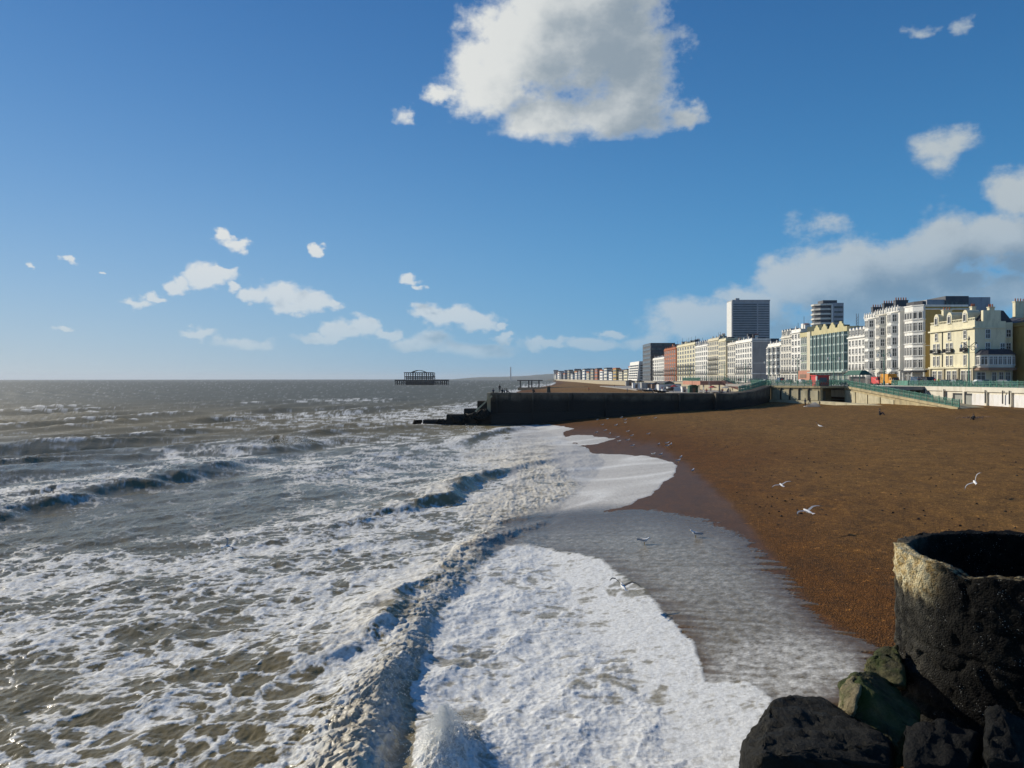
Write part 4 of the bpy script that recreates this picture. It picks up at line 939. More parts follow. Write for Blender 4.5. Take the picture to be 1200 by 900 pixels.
facade(t, P[0], P[1], 1, [(12.3, 1.8, 'tall')], .7); facade(t, P[1], P[2], 1, [(12.3, 1.8, 'tall')], .75); facade(t, P[2], P[3], 5, [(12.3, 1.8, 'tall')], .68); facade(t, P[3], P[4], 1, [(12.3, 1.8, 'tall')], .7)
for fx, w in ((1.5, 1.9), (4.6, .9), (6.3, .9), (7.9, 1.0)): inst('door' if w < 1.5 else 'shop_window', win_mesh(w, 2.5, 'tall'), t, (X0 + fx, Y0 - .003, 7.9), 0)
# ochre house to its right and the roofs and chimneys behind
t, _ = house('ochre_house', 'ochre yellow house at the right edge of the photo, beside the cream hotel', 190.5, 206, 22.3, 4, 0, 'ochre', X0=121.0, depth=15, roof='pitch', chim=0, sidewins=())
for fx, z, h in ((1.6, 12.4, 2.4), (1.2, 8.4, 1.9), (6, 12.4, 2.4), (10, 12.4, 2.4), (6, 16.5, 2), (10, 16.5, 2)): inst('window', win_mesh(1.2, h, 'sash', frame='red' if fx < 2 else 'frame'), t, (121 + fx, 190.5, z), 0)
chimney(t, 121.6, 197, 25.0, 1.9, 1.1, 2.3, 3, 'cream'); chimney(t, 125.4, 200, 25.2, 2.0, 1.1, 2.3, 3, 'cream')
# dark flat-topped block over the roofs
t = thing('dark_block', 'black flat roofed block rising behind the cream hotel dormers', 'building', (140, 262, 8))
MB().box(138.6, 146.0, 262, 276, 7, ZP(347.5, 262)).build('wall', M['darktower'], t); MB().box(146.0, 153.5, 263, 276, 7, ZP(348.5, 262)).build('stair_tower', M['concrete'], t)
MB().box(132.9, 138.6, 262.5, 276, 7, ZP(351.5, 262)).build('plant_room', M['concrete'], t)
b = MB()
for k in range(5): b.box(138.7 + k * 1.5, 139.5 + k * 1.5, 261.9, 261.998, 24, 33.5)
b.build('window', M['glass'], t)
# white six storey bay tower with ochre side
t, lv = house('bay_house', 'tall white six storey end house with a great polygonal bay and ochre side wall', 223.2, 232.3, 28.6, 6, 0, 'white', X0=112.3, depth=12, side_wall='ochre', chim=0, ground=3.9)
P = [(112.4, 232.0), (110.0, 229.6), (110.0, 225.0), (111.6, 222.3), (112.35, 223.1)]
MB().prism(P[:4] + [(112.4, 223.3), (113, 225)], 11.4, 28.8).build('bay', M['white'], t)
for z in (11.2, 15.0, 18.35, 21.7, 25.0, 28.8): MB().prism([(112.4, 232.2), (109.8, 229.7), (109.8, 224.9), (111.6, 222.0), (112.7, 223.1), (113, 225)], z, z + .28).build('cornice', M['white'], t)
for k in range(5):
    z = 12.0 + k * 3.36
    st = 'arch' if k == 4 else 'tall'; hh = 1.6 if k == 4 else 2.1
    facade(t, P[0], P[1], 1, [(z, hh, st)], .6); facade(t, P[1], P[2], 3, [(z, hh, st)], .62); facade(t, P[2], P[3], 2, [(z, hh, st)], .66)
MB().prism([(113, 231.6), (110.4, 229.4), (110.4, 225.2), (111.6, 222.8), (113.2, 224)], 29.08, 30.1).build('roof', M['slate'], t)
MB().prism([(112.4, 232.5), (109.2, 230), (109.2, 224.6), (111.6, 221.4), (113.1, 223.1), (113.2, 225)], 10.7, 11.2).build('balcony', M['iron'], t)
for (x, y) in ((109.6, 229.6), (109.6, 224.4), (111.5, 221.8)): MB().lathe(x, y, [(.22, 7.4), (.18, 10.7)], 8).build('column', M['white'], t)
facade(t, P[1], P[2], 2, [(8, 2.6, 'tall')], .6, name='door')
# white terrace, three bow fronted houses with chimneys
for k, (ya, yb, zt, lab) in enumerate(((232.4, 239.9, 28.9, 'white bow fronted terrace house next to the polygonal bay tower'), (240.0, 247.4, 28.7, 'white bow fronted terrace house in the middle of its row of three, dark chimneys above'), (247.5, 254.9, 28.2, 'white bow fronted terrace house with a big dark chimney stack, next to the slate dormers'))):
    t, _ = house('terrace_house', lab, ya, yb, zt, 6, 0, 'offwhite' if k == 1 else 'white', bows=1, chim=0, balcony=(0,), ground=3.8, group='white bow fronted terrace houses')
    c = MB().box(111.6, 115.2, yb - 1.6, yb - .2, zt - .5, zt + 2.7); c.box(111.5, 115.3, yb - 1.7, yb - .1, zt + 2.7, zt + 2.9); c.cur = 1
    for j in range(5): c.lathe(112 + j * .72, yb - .85, [(.18, zt + 2.9), (.15, zt + 3.7)], 8)
    for j in range(5): y = ya + .4 + j * (yb - ya - .8) / 4; MB().prism([(109.3, y - .25), (109.9, y - .25), (109.9, y + .25), (109.3, y + .25)], zt - .55, zt + 1.0, [(109.5, y - .08), (109.7, y - .08), (109.7, y + .08), (109.5, y + .08)]).build('pinnacle', M['white'], t)
    c.build('chimney', [M['darktower'], M['brick']], t)
house('dormer_house', 'smaller white house with black slate mansard, between the white terrace and green building', 255.1, 268.0, 22.6, 5, 5, 'white', roof='mansard', chim=2, balcony=(0,), cornices=[(11.2, .6, .4), (21.9, .5, .4)], wfrac=.44)
# green glazed building with scalloped parapet
stucco('yellowstone', (.56, .50, .27))
t = thing('green_building', 'long building with green glazed front and cream scalloped parapet, below the round tower', 'building', (110, 268, ZG))
Ya, Yb, zt = 268.2, 312.0, 26.2
MB().box(110, 124, Ya, Yb, 7, zt - 1.6).build('wall', M['palegreen'], t); MB().box(109.6, 124.01, Ya - .02, Yb + .02, zt - 1.6, zt).build('parapet', M['yellowstone'], t)
nb = 9; w = (300 - Ya) / nb
for k in range(nb):
    ya = Ya + w * k; P = [(110.05, ya + w - .1), (108.9, ya + w * .72), (108.9, ya + w * .28), (110.05, ya + .1)]
    MB().prism(P, 11.6, zt - 1.7).build('glazed_bay', M['tealglass'], t)
    b = MB()
    for q in ((110, ya), (108.88, ya + w * .28), (108.88, ya + w * .72)): b.box(q[0] - .10, q[0] + .08, q[1] - .12, q[1] + .12, 11.4, zt - 1.6)
    for z in (11.5, 14.4, 17.3, 20.2, 23.1): b.prism([(110.05, ya + w - .02), (108.84, ya + w * .74), (108.84, ya + w * .26), (110.05, ya + .02)], z, z + .55)
    b.build('mullion', M['tealframe'], t)
    if k in (1, 3, 5, 7):
        b = MB(); i = 0; arc = [(ya - w * .5 + (2 * w) * f, zt + h_) for f, h_ in ((.12, 0), (.2, .9), (.32, 1.2), (.38, 1.9), (.62, 1.9), (.68, 1.2), (.8, .9), (.88, 0))]
        b.v = [(109.6, y, z) for y, z in arc] + [(110.1, y, z) for y, z in arc]; n = len(arc); b.f = [tuple(range(n))[::-1], tuple(range(n, 2 * n))] + [(j, (j + 1) % n, n + (j + 1) % n, n + j) for j in range(n)]; b.mi = [0] * len(b.f)
        b.build('scalloped_gable', M['yellowstone'], t)
MB().box(109.2, 110, 300.2, 303.4, 7, zt).build('cream_strip', M['ivory'], t); facade(t, (110, 312), (110, 303.4), 4, [(12.6 + 3.2 * k, 2.1, 'tall') for k in range(4)], .6, glass='tealglass')
MB().box(109.0, 110, 300.0, 312, 7, 12.0).build('orange_shopfront', M['terra'], t); MB().box(108.9, 109.0, 303.5, 310, 9.3, 10.6).build('shop_sign', M['brown'], t)
for k in range(8): inst('shop_window', win_mesh(2.6, 2.9, 'tall', 'tealglass'), t, (110, Ya + 2 + k * 3.9, 8.0), SEA)
MB().box(108.0, 110, Ya, 300, 11.0, 11.4).build('canopy', M['tealframe'], t)
MB().box(112, 122, 296, 311, zt, zt + 2.3).build('roof_garden', M['hill'], t)
# white row further on
specs = [
 ('white_house', 'tall narrow white house with small square windows beside the green building', 312.2, 322.5, ZP(388, 317), 7, 3, 'white', 'flat', 0),
 ('white_house', 'white house stepping down from the tall narrow one, dark roof on top', 322.6, 335.0, ZP(394, 328), 6, 4, 'offwhite', 'mansard', 0),
 ('white_house', 'low white row house with bows, left half of the white row under the domed turret', 335.1, 352.0, ZP(404, 342), 5, 0, 'white', 'flat', 3)]
for nm, lab, a, b_, z, st, nbay, w, rf, bow in specs: house(nm, lab, a, b_, z, st, nbay, w, roof=rf, bows=bow, chim=1, wfrac=.5, balcony=(0,))
t = thing('domed_turret', 'pale round domed turret on dark roofs above the white row', 'turret', (131, 380, 20))
MB().prism([(124, 376), (136, 376), (136, 392), (124, 392)], 7, ZP(400, 380)).build('base', M['darktower'], t); MB().lathe(129.5, 379, [(2.6, 25), (2.6, ZP(396, 380)), (2.9, ZP(395.5, 380)), (2.5, ZP(393, 380)), (1.4, ZP(390.5, 380)), (.2, ZP(389.5, 380))], 14).build('dome', M['white'], t)
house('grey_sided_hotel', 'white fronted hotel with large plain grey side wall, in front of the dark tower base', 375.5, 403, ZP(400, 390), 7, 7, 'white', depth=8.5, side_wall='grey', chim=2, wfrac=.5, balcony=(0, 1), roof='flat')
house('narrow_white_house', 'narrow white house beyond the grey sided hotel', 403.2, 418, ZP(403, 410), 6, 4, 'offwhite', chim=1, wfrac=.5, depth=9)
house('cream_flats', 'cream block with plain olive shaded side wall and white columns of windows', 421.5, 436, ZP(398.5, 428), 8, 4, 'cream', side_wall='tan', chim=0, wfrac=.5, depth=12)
house('balconied_flats', 'cream block of flats with stacked balconies beside the olive side wall', 436.2, 460, ZP(398, 448), 8, 5, 'ivory', chim=2, wfrac=.5, balcony=(0, 1, 2, 3), roof='flat')
house('gabled_hotel', 'bright white hotel front with pinnacles, left of the balconied flats', 460.2, 492, ZP(405, 476), 7, 6, 'white', chim=3, wfrac=.5, roof='mansard', balcony=(0,))
house('stepped_hotel', 'cream and white hotel with stepped roofline next to the red brick block', 492.5, 546, ZP(404, 515), 8, 7, 'cream', chim=3, wfrac=.5, bows=0, balcony=(0, 1, 2))
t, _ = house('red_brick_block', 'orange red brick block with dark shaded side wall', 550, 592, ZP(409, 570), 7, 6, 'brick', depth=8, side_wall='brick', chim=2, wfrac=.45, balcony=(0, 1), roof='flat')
house('low_white_hotel', 'low white hotel between the brick block and the dark slab', 592.5, 640, ZP(420, 610), 6, 6, 'white', chim=1, wfrac=.5, balcony=(0, 1))
def slab(name, label, X0, X1, Y0, Y1, z0, z1, m, bands=0, bandm='glassblue', vert=0, extra=None):
    t = thing(name, label, 'tower', (X0, Y0, z0)); MB().box(X0, X1, Y0, Y1, z0, z1).build('wall', M[m], t)
    fl = (z1 - z0) / max(1, bands)
    for k in range(bands):
        z = z0 + fl * (k + .35)
        MB().box(X0 + .6, X1 - .6, Y0 - .18, Y0 - .002, z, z + fl * .48).build('window_band', M[bandm], t)
        MB().box(X0 - .18, X0 - .002, Y0 + .6, Y1 - .6, z, z + fl * .48).build('window_band', M[bandm], t)
    return t
slab('dark_slab_block', 'broad dark slab block behind the red brick building', 108.5, 127.5, 640.5, 680, 7, ZP(402, 640), 'darktower', 9, 'glass')
t = slab('narrow_dark_tower', 'narrow dark tower at the far left of the tall buildings', 114.5, 120.5, 702, 712, 7, ZP(414, 702), 'darktower', 8, 'glass')
t = thing('white_round_block', 'pale block with curved roofline at the left end of the seafront row', 'building', (109, 715, 7))
MB().prism([(109, 715), (121, 715), (121, 770), (109, 770)], 7, ZP(423.5, 715), [(111, 715), (121, 715), (121, 770), (111, 770)]).build('wall', M['white'], t)
for k in range(6):
    for j in range(4): MB().box(108.8 + k * .25, 109.6 + k * .25, 717 + j * 13, 726 + j * 13, 9 + k * 2.2, 10.1 + k * 2.2).build('window', M['glass'], t)
    MB().box(112, 119.5, 714.8, 714.998, 9 + k * 2.2, 10.1 + k * 2.2).build('window', M['glass'], t)
# big dark tower
Yt = 900; xa, xb = (858 - 600) * Yt / 960, (902 - 600) * Yt / 960; zt = ZP(353, Yt)
t = thing('dark_tower', 'huge grey blue tower block with horizontal bands, tallest thing on the skyline', 'tower', (xa, Yt, 8))
MB().box(xa, xb, Yt, Yt + 22, 8, zt).build('wall', M['concrete'], t); MB().box(xa - .5, xa - .003, Yt + 1, Yt + 21, 8, zt - .2).build('white_edge', M['frame'], t)
nfl = 24
for k in range(nfl):
    z = 30 + (zt - 32) * k / nfl; MB().box(xa + 1.2, xa + 27, Yt - .5, Yt - .002, z, z + 1.45).build('window_band', M['glassblue'], t)
    MB().box(xa + 28.5, xb - 1, Yt - .3, Yt - .002, z + .2, z + 1.3).build('window_band', M['glassblue'], t)
MB().box(xa + .01, xb + .3, Yt - .6, Yt + 22.3, zt, zt + 1.2).build('parapet', M['concrete'], t); MB().box(xa + 5, xa + 9, Yt + 4, Yt + 9, zt + 1.2, zt + 3.4).build('lift_room', M['concrete'], t)
# round balconied tower
Yt = 520; xc = (974.5 - 600) * Yt / 960; r0 = 8.3; zt = ZP(356, Yt)
t = thing('round_tower', 'pale concrete tower with stacked rounded balconies above the green building', 'tower', (xc, Yt, 8))
oct_ = lambda r, cx=xc - 1.5, cy=Yt + 9: [(cx + r * math.cos(math.pi * 2 * (k + .5) / 10), cy + r * math.sin(math.pi * 2 * (k + .5) / 10)) for k in range(10)]
MB().prism(oct_(7.2), 8, zt).build('core', M['darktower'], t); 
for k in range(15): z = zt - 1.0 - k * 3.0; MB().prism(oct_(7.9), z, z + 1.1).build('balcony_band', M['offwhite'] if k < 12 else M['grey'], t)
MB().box(xc + 1.2, xc + 8.2, Yt + 1.5, Yt + 14, 8, zt + .5).build('stair_tower', M['concrete'], t); MB().box(xc + .4, xc + 1.15, Yt + 1.0, Yt + 2.0, 8, zt - .5).build('white_fin', M['frame'], t)
MB().box(xc - 4, xc + 5, Yt + 4, Yt + 13, zt + .51, zt + 2.4).build('plant_room', M['darktower'], t)
for k in range(12): MB().box(xc + 2.2, xc + 7.6, Yt + 1.38, Yt + 1.499, zt - 3 - k * 3.0, zt - 1.7 - k * 3.0).build('window_band', M['glass'], t)
# second dark shapes over the middle roofs
slab('roof_block', 'dark grey flat block peeping over the middle cream roofs', 136, 146, 560, 580, 20, ZP(397.5, 560), 'darktower', 0)
slab('roof_block', 'small dark block on the roofs between the dark tower and the white row', 127, 131, 402, 410, 20, ZP(397, 402), 'darktower', 0)
t = thing('roof_mast', 'thin latticed mast standing on roofs right of the round tower', 'mast', (YP(1) * 0 + (1004.5 - 600) * 300 / 960, 300, 20))
b = MB(); x = t.location.x
for dx_ in (-.35, .35): b.bar((x + dx_, 300, 20), (x + dx_, 300, ZP(368, 300)), .12)
for k in range(8): b.bar((x - .35, 300, ZP(368, 300) - 2 - k), (x + .35, 300, ZP(368, 300) - 1 - k), .1)
b.build('lattice', M['iron'], t)
# far town, small blocks one after another down the coast
rs = random.Random(5); k = 0
far = [(741,428,'white'),(735,431,'cream'),(729,433,'ivory'),(722,431,'ochre'),(717,434,'white'),(711,432,'offwhite'),(706,434,'white'),(700,431,'brick'),(695,433,'tan'),(690,434,'ivory'),(685,433,'white'),(680,435,'grey'),(676,436,'offwhite'),(671,436,'white'),(667,434,'tan'),(662,436,'grey'),(657,435,'darktower'),(653,434,'white'),(648,436,'grey'),(643,436,'offwhite')]
wd = {'white': 'white', 'cream': 'cream', 'ivory': 'pale yellow', 'ochre': 'ochre', 'offwhite': 'off white', 'brick': 'red brick', 'tan': 'tan', 'grey': 'grey', 'darktower': 'dark'}
for i, (px, py, m) in enumerate(far):
    D = 800 * (3600 / 800) ** ((741 - px) / 98) if px < 741 else 800; D = max(790, D)
    wpx = rs.uniform(4.4, 7.2); x0 = (px - 600) * D / 960; w = wpx * D / 960; x0 = max(x0, Xf(D) + 22 - w)
    z1 = ZP(py + 1.6 + rs.uniform(-1.6, 1.6), D); order = ORD[i]
    t = thing('seafront_block', f'tiny {wd[m]} far block, {order} going left from the curved pale block', 'building', (x0, D, 7), group='far seafront buildings')
    MB().box(x0, x0 + w * .92, D, D + 28 * D / 900, 6, z1).build('wall', M[m], t)
    MB().prism([(x0 - .3, D - .3), (x0 + w * .92 + .3, D - .3), (x0 + w * .92 + .3, D + 28 * D / 900), (x0 - .3, D + 28 * D / 900)], z1, z1 + D * .0015).build('roof', M['slate' if i % 3 else 'brick'], t)
    nf = 3
    for f_ in range(nf): zz = 8 + (z1 - 8) * (f_ + .3) / nf; MB().box(x0 - .25, x0 - .003, D + 2, D + 24 * D / 900, zz, zz + (z1 - 8) / nf * .4).build('window_band', M['glass'], t); MB().box(x0 + w * .1, x0 + w * .8, D - .2, D - .003, zz, zz + (z1 - 8) / nf * .4).build('window_band', M['glass'], t)
# houses on the slope behind the far seafront
for i in range(22):
    px = 648 + i * 4.4 + rs.uniform(-1.2, 1.2); D = 900 * 4 ** ((745 - px) / 100) * rs.uniform(1.12, 1.3); x0 = (px - 600) * D / 960; w = rs.uniform(4, 8) * D / 960; zt_ = ZP(rs.uniform(431.5, 435.5) + (1.5 if px < 670 else 0), D)
    m = rs.choice(['tan', 'offwhite', 'grey', 'brick', 'ivory', 'tan', 'ochre']); t = thing('hillside_house', f'tiny {wd[m]} house on the far slope, {ORD[i]} of them from the left', 'house', (x0, D, 8), 0, 'houses on the slope behind the far seafront')
    MB().box(x0, x0 + w, D, D + 14, 4, zt_ - D * .0018).build('wall', M[m], t)
    MB().prism([(x0 - 1, D - 1), (x0 + w + 1, D - 1), (x0 + w + 1, D + 15), (x0 - 1, D + 15)], zt_ - D * .0018, zt_, [(x0, D + 6), (x0 + w, D + 6), (x0 + w, D + 8), (x0, D + 8)]).build('roof', M['brick' if i % 3 else 'slate'], t)
    MB().box(x0 + w * .2, x0 + w * .8, D - .25, D - .003, zt_ - D * .005, zt_ - D * .003).build('window_band', M['glass'], t)
# power station chimney on the headland
D = 7800; x = (598.5 - 600) * D / 960
tag(MB().lathe(x, D, [(7, 0), (5.5, 60), (5, ZP(430, D))], 12).build('power_station_chimney', M['concrete']), 'slim tall chimney far off on the headland right of the ruined pier', 'chimney')

# ------------------------------------------------------------------ ruined iron pier out at sea
D = 1234.0; pxx = lambda px: (px - 600) * D / 960; pz = lambda py: ZP(py, D)
t = thing('ruined_pier', 'skeleton of a ruined iron pier pavilion standing in the sea on the horizon', 'pier', (pxx(493), D, 0))
MB().box(pxx(462.5), pxx(524.5), D, D + 30, pz(446.4), pz(444.8)).build('deck', M['rust'], t)
for k in range(25):
    px = 463 + k * 2.53
    for yy in (0, 28): MB().bar((pxx(px), D + yy, -2), (pxx(px), D + yy, pz(446)), 1.0).build('pile', M['rust'], t)
b = MB()
for k in range(24):
    px = 463 + k * 2.53
    if 3 < k < 20 or k % 3 == 0: b.bar((pxx(px), D, .8), (pxx(px + 2.53), D, pz(446)), .45); b.bar((pxx(px + 2.53), D, .8), (pxx(px), D, pz(446)), .45)
b.bar((pxx(463), D, 2.4), (pxx(524), D, 2.4), .6); b.box(pxx(475), pxx(508), D + 8, D + 22, -1, pz(446.6)); b.bar((pxx(475), D + 2, pz(443.3)), (pxx(508), D + 2, pz(443.3)), 1.3); b.build('bracing', M['rust'], t)
b = MB()
for zp, a0, a1, th in ((441.3, 474, 508, 1.5), (436.6, 473, 507, 1.2), (442.4, 475, 508, .5), (438.6, 474, 507, .35)): b.bar((pxx(a0), D + 2, pz(zp)), (pxx(a1), D + 2, pz(zp)), th); b.bar((pxx(a0), D + 26, pz(zp)), (pxx(a1), D + 26, pz(zp)), th)
for px in (474, 507): b.bar((pxx(px), D + 2, pz(441.3)), (pxx(px), D + 26, pz(441.3)), .8); b.bar((pxx(px), D + 2, pz(436.6)), (pxx(px), D + 26, pz(436.6)), .8)
b.build('girder', M['rust'], t)
for px in (474, 476.3, 478.5, 481, 484.2, 487, 489.5, 492, 495, 497.2, 500, 502.4, 505, 507.5):
    for yy in (2, 26): MB().bar((pxx(px), D + yy, pz(445)), (pxx(px), D + yy, pz(436.6)), .95).build('column', M['rust'], t)
for yy in (2, 10, 18, 26):
    b = MB(); pts = [(481, 436.8), (484, 435.1), (488, 433.9), (492, 434.0), (496, 435.2), (499, 436.8)]
    for p, q in zip(pts[:-1], pts[1:]): b.bar((pxx(p[0]), D + yy, pz(p[1])), (pxx(q[0]), D + yy, pz(q[1])), .6)
    b.build('roof_arch', M['rust'], t)
MB().bar((pxx(506.5), D + 2, pz(437)), (pxx(510), D + 2, pz(444)), .7).build('fallen_girder', M['rust'], t)
# outfall jetty with posts beyond the groyne
t = thing('outfall_jetty', 'low dark jetty on posts in the surf beyond the groyne', 'jetty', (15, 700, 0))
xj = lambda px: (px - 600) * 700 / 960
MB().box(xj(606), xj(636), 700, 703, ZP(446.3, 700), ZP(445.3, 700)).build('deck', M['rust'], t)
for px in (609, 619, 622.5, 631): MB().box(xj(px), xj(px) + 1.0, 700.5, 702, -2, ZP(446, 700)).build('post', M['rust'], t)
tag(MB().prism([(xj(606), 640), (xj(668), 560), (xj(672), 566), (xj(610), 648)], -1, [2.2, 3.6, 3.6, 2.2]).build('far_groyne', M['groyne']), 'low dark groyne running into the surf far beyond the big one', 'groyne')
x, y, z = at_depth(643, 461, 163); tag(MB().prism([(x - .4, y), (x + .4, y), (x + .4, y + .8), (x - .4, y + .8)], 5.9, 7.5, [(x - .3, y + .1), (x + .3, y + .1), (x + .3, y + .7), (x - .3, y + .7)]).build('stone_post', M['groyne']), 'squat dark post standing up on the groyne top', 'post')

M['spray'] = mat('spray', (.8, .8, .76), .6, .03, 1, 0)
# ------------------------------------------------------------------ people
def person_mesh(pose):
    J = {'pel': (0, 0, .95), 'ch': (0, .01, 1.28), 'nk': (0, 0, 1.48), 'hd': (0, -.02, 1.60), 'ht': (0, -.01, 1.70)}
    E = [('pel', 'ch'), ('ch', 'nk'), ('nk', 'hd'), ('hd', 'ht')]; Rr = {'pel': .15, 'ch': .17, 'nk': .06, 'hd': .095, 'ht': .075}
    for s, k in ((-1, 'l'), (1, 'r')):
        sw = {'stand': .03, 'walk': .26, 'sit': .0}[pose] * s
        J['sh' + k] = (.17 * s, .01, 1.42); J['el' + k] = (.24 * s, -.03 - sw * .6, 1.14); J['ha' + k] = (.23 * s, -.12 - sw * .9, .88)
        J['hp' + k] = (.09 * s, 0, .88)
        if pose == 'sit': J['kn' + k] = (.13 * s, -.36, 1.27); J['an' + k] = (.12 * s, -.58, .90); J['ft' + k] = (.12 * s, -.72, .87); J['ha' + k] = (.14 * s, -.40, 1.22)
        else: J['kn' + k] = (.10 * s, -.05 + sw * .7, .48); J['an' + k] = (.10 * s, .02 + sw * 1.1 + (.0), .08); J['ft' + k] = (.11 * s, -.14 + sw * 1.1, .03)
        Rr.update({'sh' + k: .075, 'el' + k: .052, 'ha' + k: .036, 'hp' + k: .10, 'kn' + k: .068, 'an' + k: .045, 'ft' + k: .04})
        E += [('ch', 'sh' + k), ('sh' + k, 'el' + k), ('el' + k, 'ha' + k), ('pel', 'hp' + k), ('hp' + k, 'kn' + k), ('kn' + k, 'an' + k), ('an' + k, 'ft' + k)]
    ks = list(J); me = bpy.data.meshes.new('tmp'); dz = -.83 if pose == 'sit' else 0
    me.from_pydata([(J[k][0], J[k][1], J[k][2] + dz) for k in ks], [(ks.index(a), ks.index(b)) for a, b in E], [])
    o = bpy.data.objects.new('tmp', me); COL.objects.link(o); md = o.modifiers.new('s', 'SKIN')
    for i, k in enumerate(ks): me.skin_vertices[0].data[i].radius = (Rr[k], Rr[k] * (.75 if k in ('ch', 'pel') else 1))
    me.skin_vertices[0].data[0].use_root = True
    ss = o.modifiers.new('u', 'SUBSURF'); ss.levels = 1
    dp = bpy.context.evaluated_depsgraph_get(); ev = o.evaluated_get(dp); r = bpy.data.meshes.new_from_object(ev); bpy.data.objects.remove(o); r.name = 'person_body'
    r.materials.clear()
    for m in ('cl_black', 'cl_jeans', 'skin', 'hair'): r.materials.append(M[m])
    for p in r.polygons:
        c = p.center; z = c[2] - dz; p.use_smooth = True
        hand = abs(c[0]) > .17 and z < .97 and z > .7 and pose != 'sit'
        p.material_index = 2 if hand else (1 if z < .95 or (pose == 'sit' and c[1] < -.16) else (0 if z < 1.50 else (3 if (z > 1.66 or c[1] > .02) else 2)))
    return r
PM = {p: person_mesh(p) for p in ('stand', 'walk', 'sit')}
hairme = MB().lathe(0, .0, [(.09, 1.62), (.108, 1.66), (.10, 1.72), (.06, 1.765), (.01, 1.78)], 10).mesh('hair', M['hair'], smooth=True)
def person(x, y, z, pose, jacket, trousers, label, rz=0, group=None, sc=1.0):
    t = thing('person', label, 'person', (x, y, z), rz, group); t.scale = (sc,) * 3
    o = bpy.data.objects.new('body', PM[pose]); COL.objects.link(o); o.parent = t
    for i, m in ((0, 'cl_' + jacket), (1, 'cl_' + trousers)): o.material_slots[i].link = 'OBJECT'; o.material_slots[i].material = M[m]
    h = bpy.data.objects.new('hair', hairme); COL.objects.link(h); h.parent = t; h.location = (0, -.0, -.83 if pose == 'sit' else 0)
    return t
def zbeach(x, y): return float(Zb(x, y))
def on_beach(px, py):
    x, y, z = ground(px, py); return x, y, zbeach(x, y)
x, y, z = on_beach(943.5, 477.5); person(x, y, z, 'stand', 'grey', 'black', 'person in grey standing left of the white tarpaulin on the shingle', .6)
x, y, z = on_beach(949, 475.5); person(x, y, z, 'walk', 'black', 'black', 'person in black just behind the white tarpaulin on the shingle', 2.2)
x, y, z = on_beach(1031, 487.5); person(x, y, z, 'sit', 'black', 'navy', 'person in black sitting alone in the middle of the upper beach', 1.2, sc=1.15)
x, y, z = on_beach(1141, 492.5); person(x, y, z, 'sit', 'black', 'black', 'person in black sitting low on the shingle near the strewn weed', -1.0, sc=.85)
x, y, z = on_beach(1078, 470.2); person(x, y, z, 'stand', 'black', 'black', 'person in black standing against the lower ramp railing', .3)
for k, (px, pose, c) in enumerate(((573.5, 'sit', 'black'), (578, 'sit', 'navy'), (585.5, 'stand', 'black'), (588.5, 'sit', 'black'), (591.5, 'sit', 'grey'), (593.8, 'sit', 'black'))):
    x = (px - 600) * 161.5 / 960; person(x, 161.7, 6.3 if px > 575.5 else 4.6, pose, c, 'black', ('leftmost person, perched on the lower step at the groyne tip', 'second person from the left end of the groyne, crouched at the very edge', 'person standing in the knot of people at the groyne end', 'person crouched just right of the standing one on the groyne end', 'person in grey crouched in the knot on the groyne end', 'rightmost crouched person of the knot at the groyne end')[k], rs.uniform(-2, 2), 'people at the seaward end of the groyne', .9)
x = (625 - 600) * 161.5 / 960; person(x, 161.5, 6.27, 'sit', 'black', 'black', 'lone person sitting on the groyne left of the squat post', .4)
jk = ['red', 'black', 'blue', 'white', 'grey', 'navy', 'tan', 'red', 'black', 'grey']; cnt = 0
pl_ = []
for k in range(26):
    px = rs.uniform(762, 860); D = rs.uniform(215, 330)
    pl_.append(((px - 600) * D / 960, D, 4.16, 'esp'))
for k in range(12): pl_.append((rs.uniform(86.5, 93), rs.uniform(150, 330), 7.37, 'prom'))
pl_ = [p for p in pl_ if p[0] < 84.3 or p[3] == 'prom']
pl_ = [p for p in pl_ if p[0] > 58 ]
pl_.sort(key=lambda p: (p[3], p[0] / p[1])); n_esp = sum(p[3] == 'esp' for p in pl_)
for k, (x, y, z, w) in enumerate(pl_):
    o_ = ORD[k if w == 'esp' else k - n_esp]
    c = jk[k % 10]; px = 600 + 960 * x / y
    near = 'on the lower esplanade' if w == 'esp' else 'on the railed promenade'
    person(x, y, z, ('walk', 'stand')[k % 2], c, ('black', 'jeans', 'navy')[k % 3], f'small figure in {c}, {o_} from the left of those {near}', rs.uniform(0, 6), 'people strolling along the front')
for (px, D, c) in ((700, 300, 'black'), (765.5, 262, 'black'), (782.5, 215, 'navy'), (787.5, 214, 'black'), (690, 420, 'red'), (720, 500, 'black'), (735, 340, 'blue')):
    x = (px - 600) * D / 960; person(x, D, zbeach(x, D), 'walk', c, 'black', {700: 'far figure on the open shingle beyond the groyne, left of the others', 765.5: 'figure in black standing on the shingle beyond the groyne middle', 782.5: 'left one of two figures close behind the groyne', 787.5: 'right one of two figures close behind the groyne', 690: 'tiny red figure far off on the beach', 720: 'tiny black figure far off on the beach', 735: 'figure in blue on the shingle beyond the groyne'}[px], 1.0)
t = person((1100 - 600) * 170 / 960, 170, 7.37, 'stand', 'grey', 'black', 'worker in a bright yellow jacket behind the promenade railing, below the hotel', .2)
t.children[0].material_slots[0].material = M['hivis']; 
x, y, z = on_beach(953, 477); b = MB(); n = 14
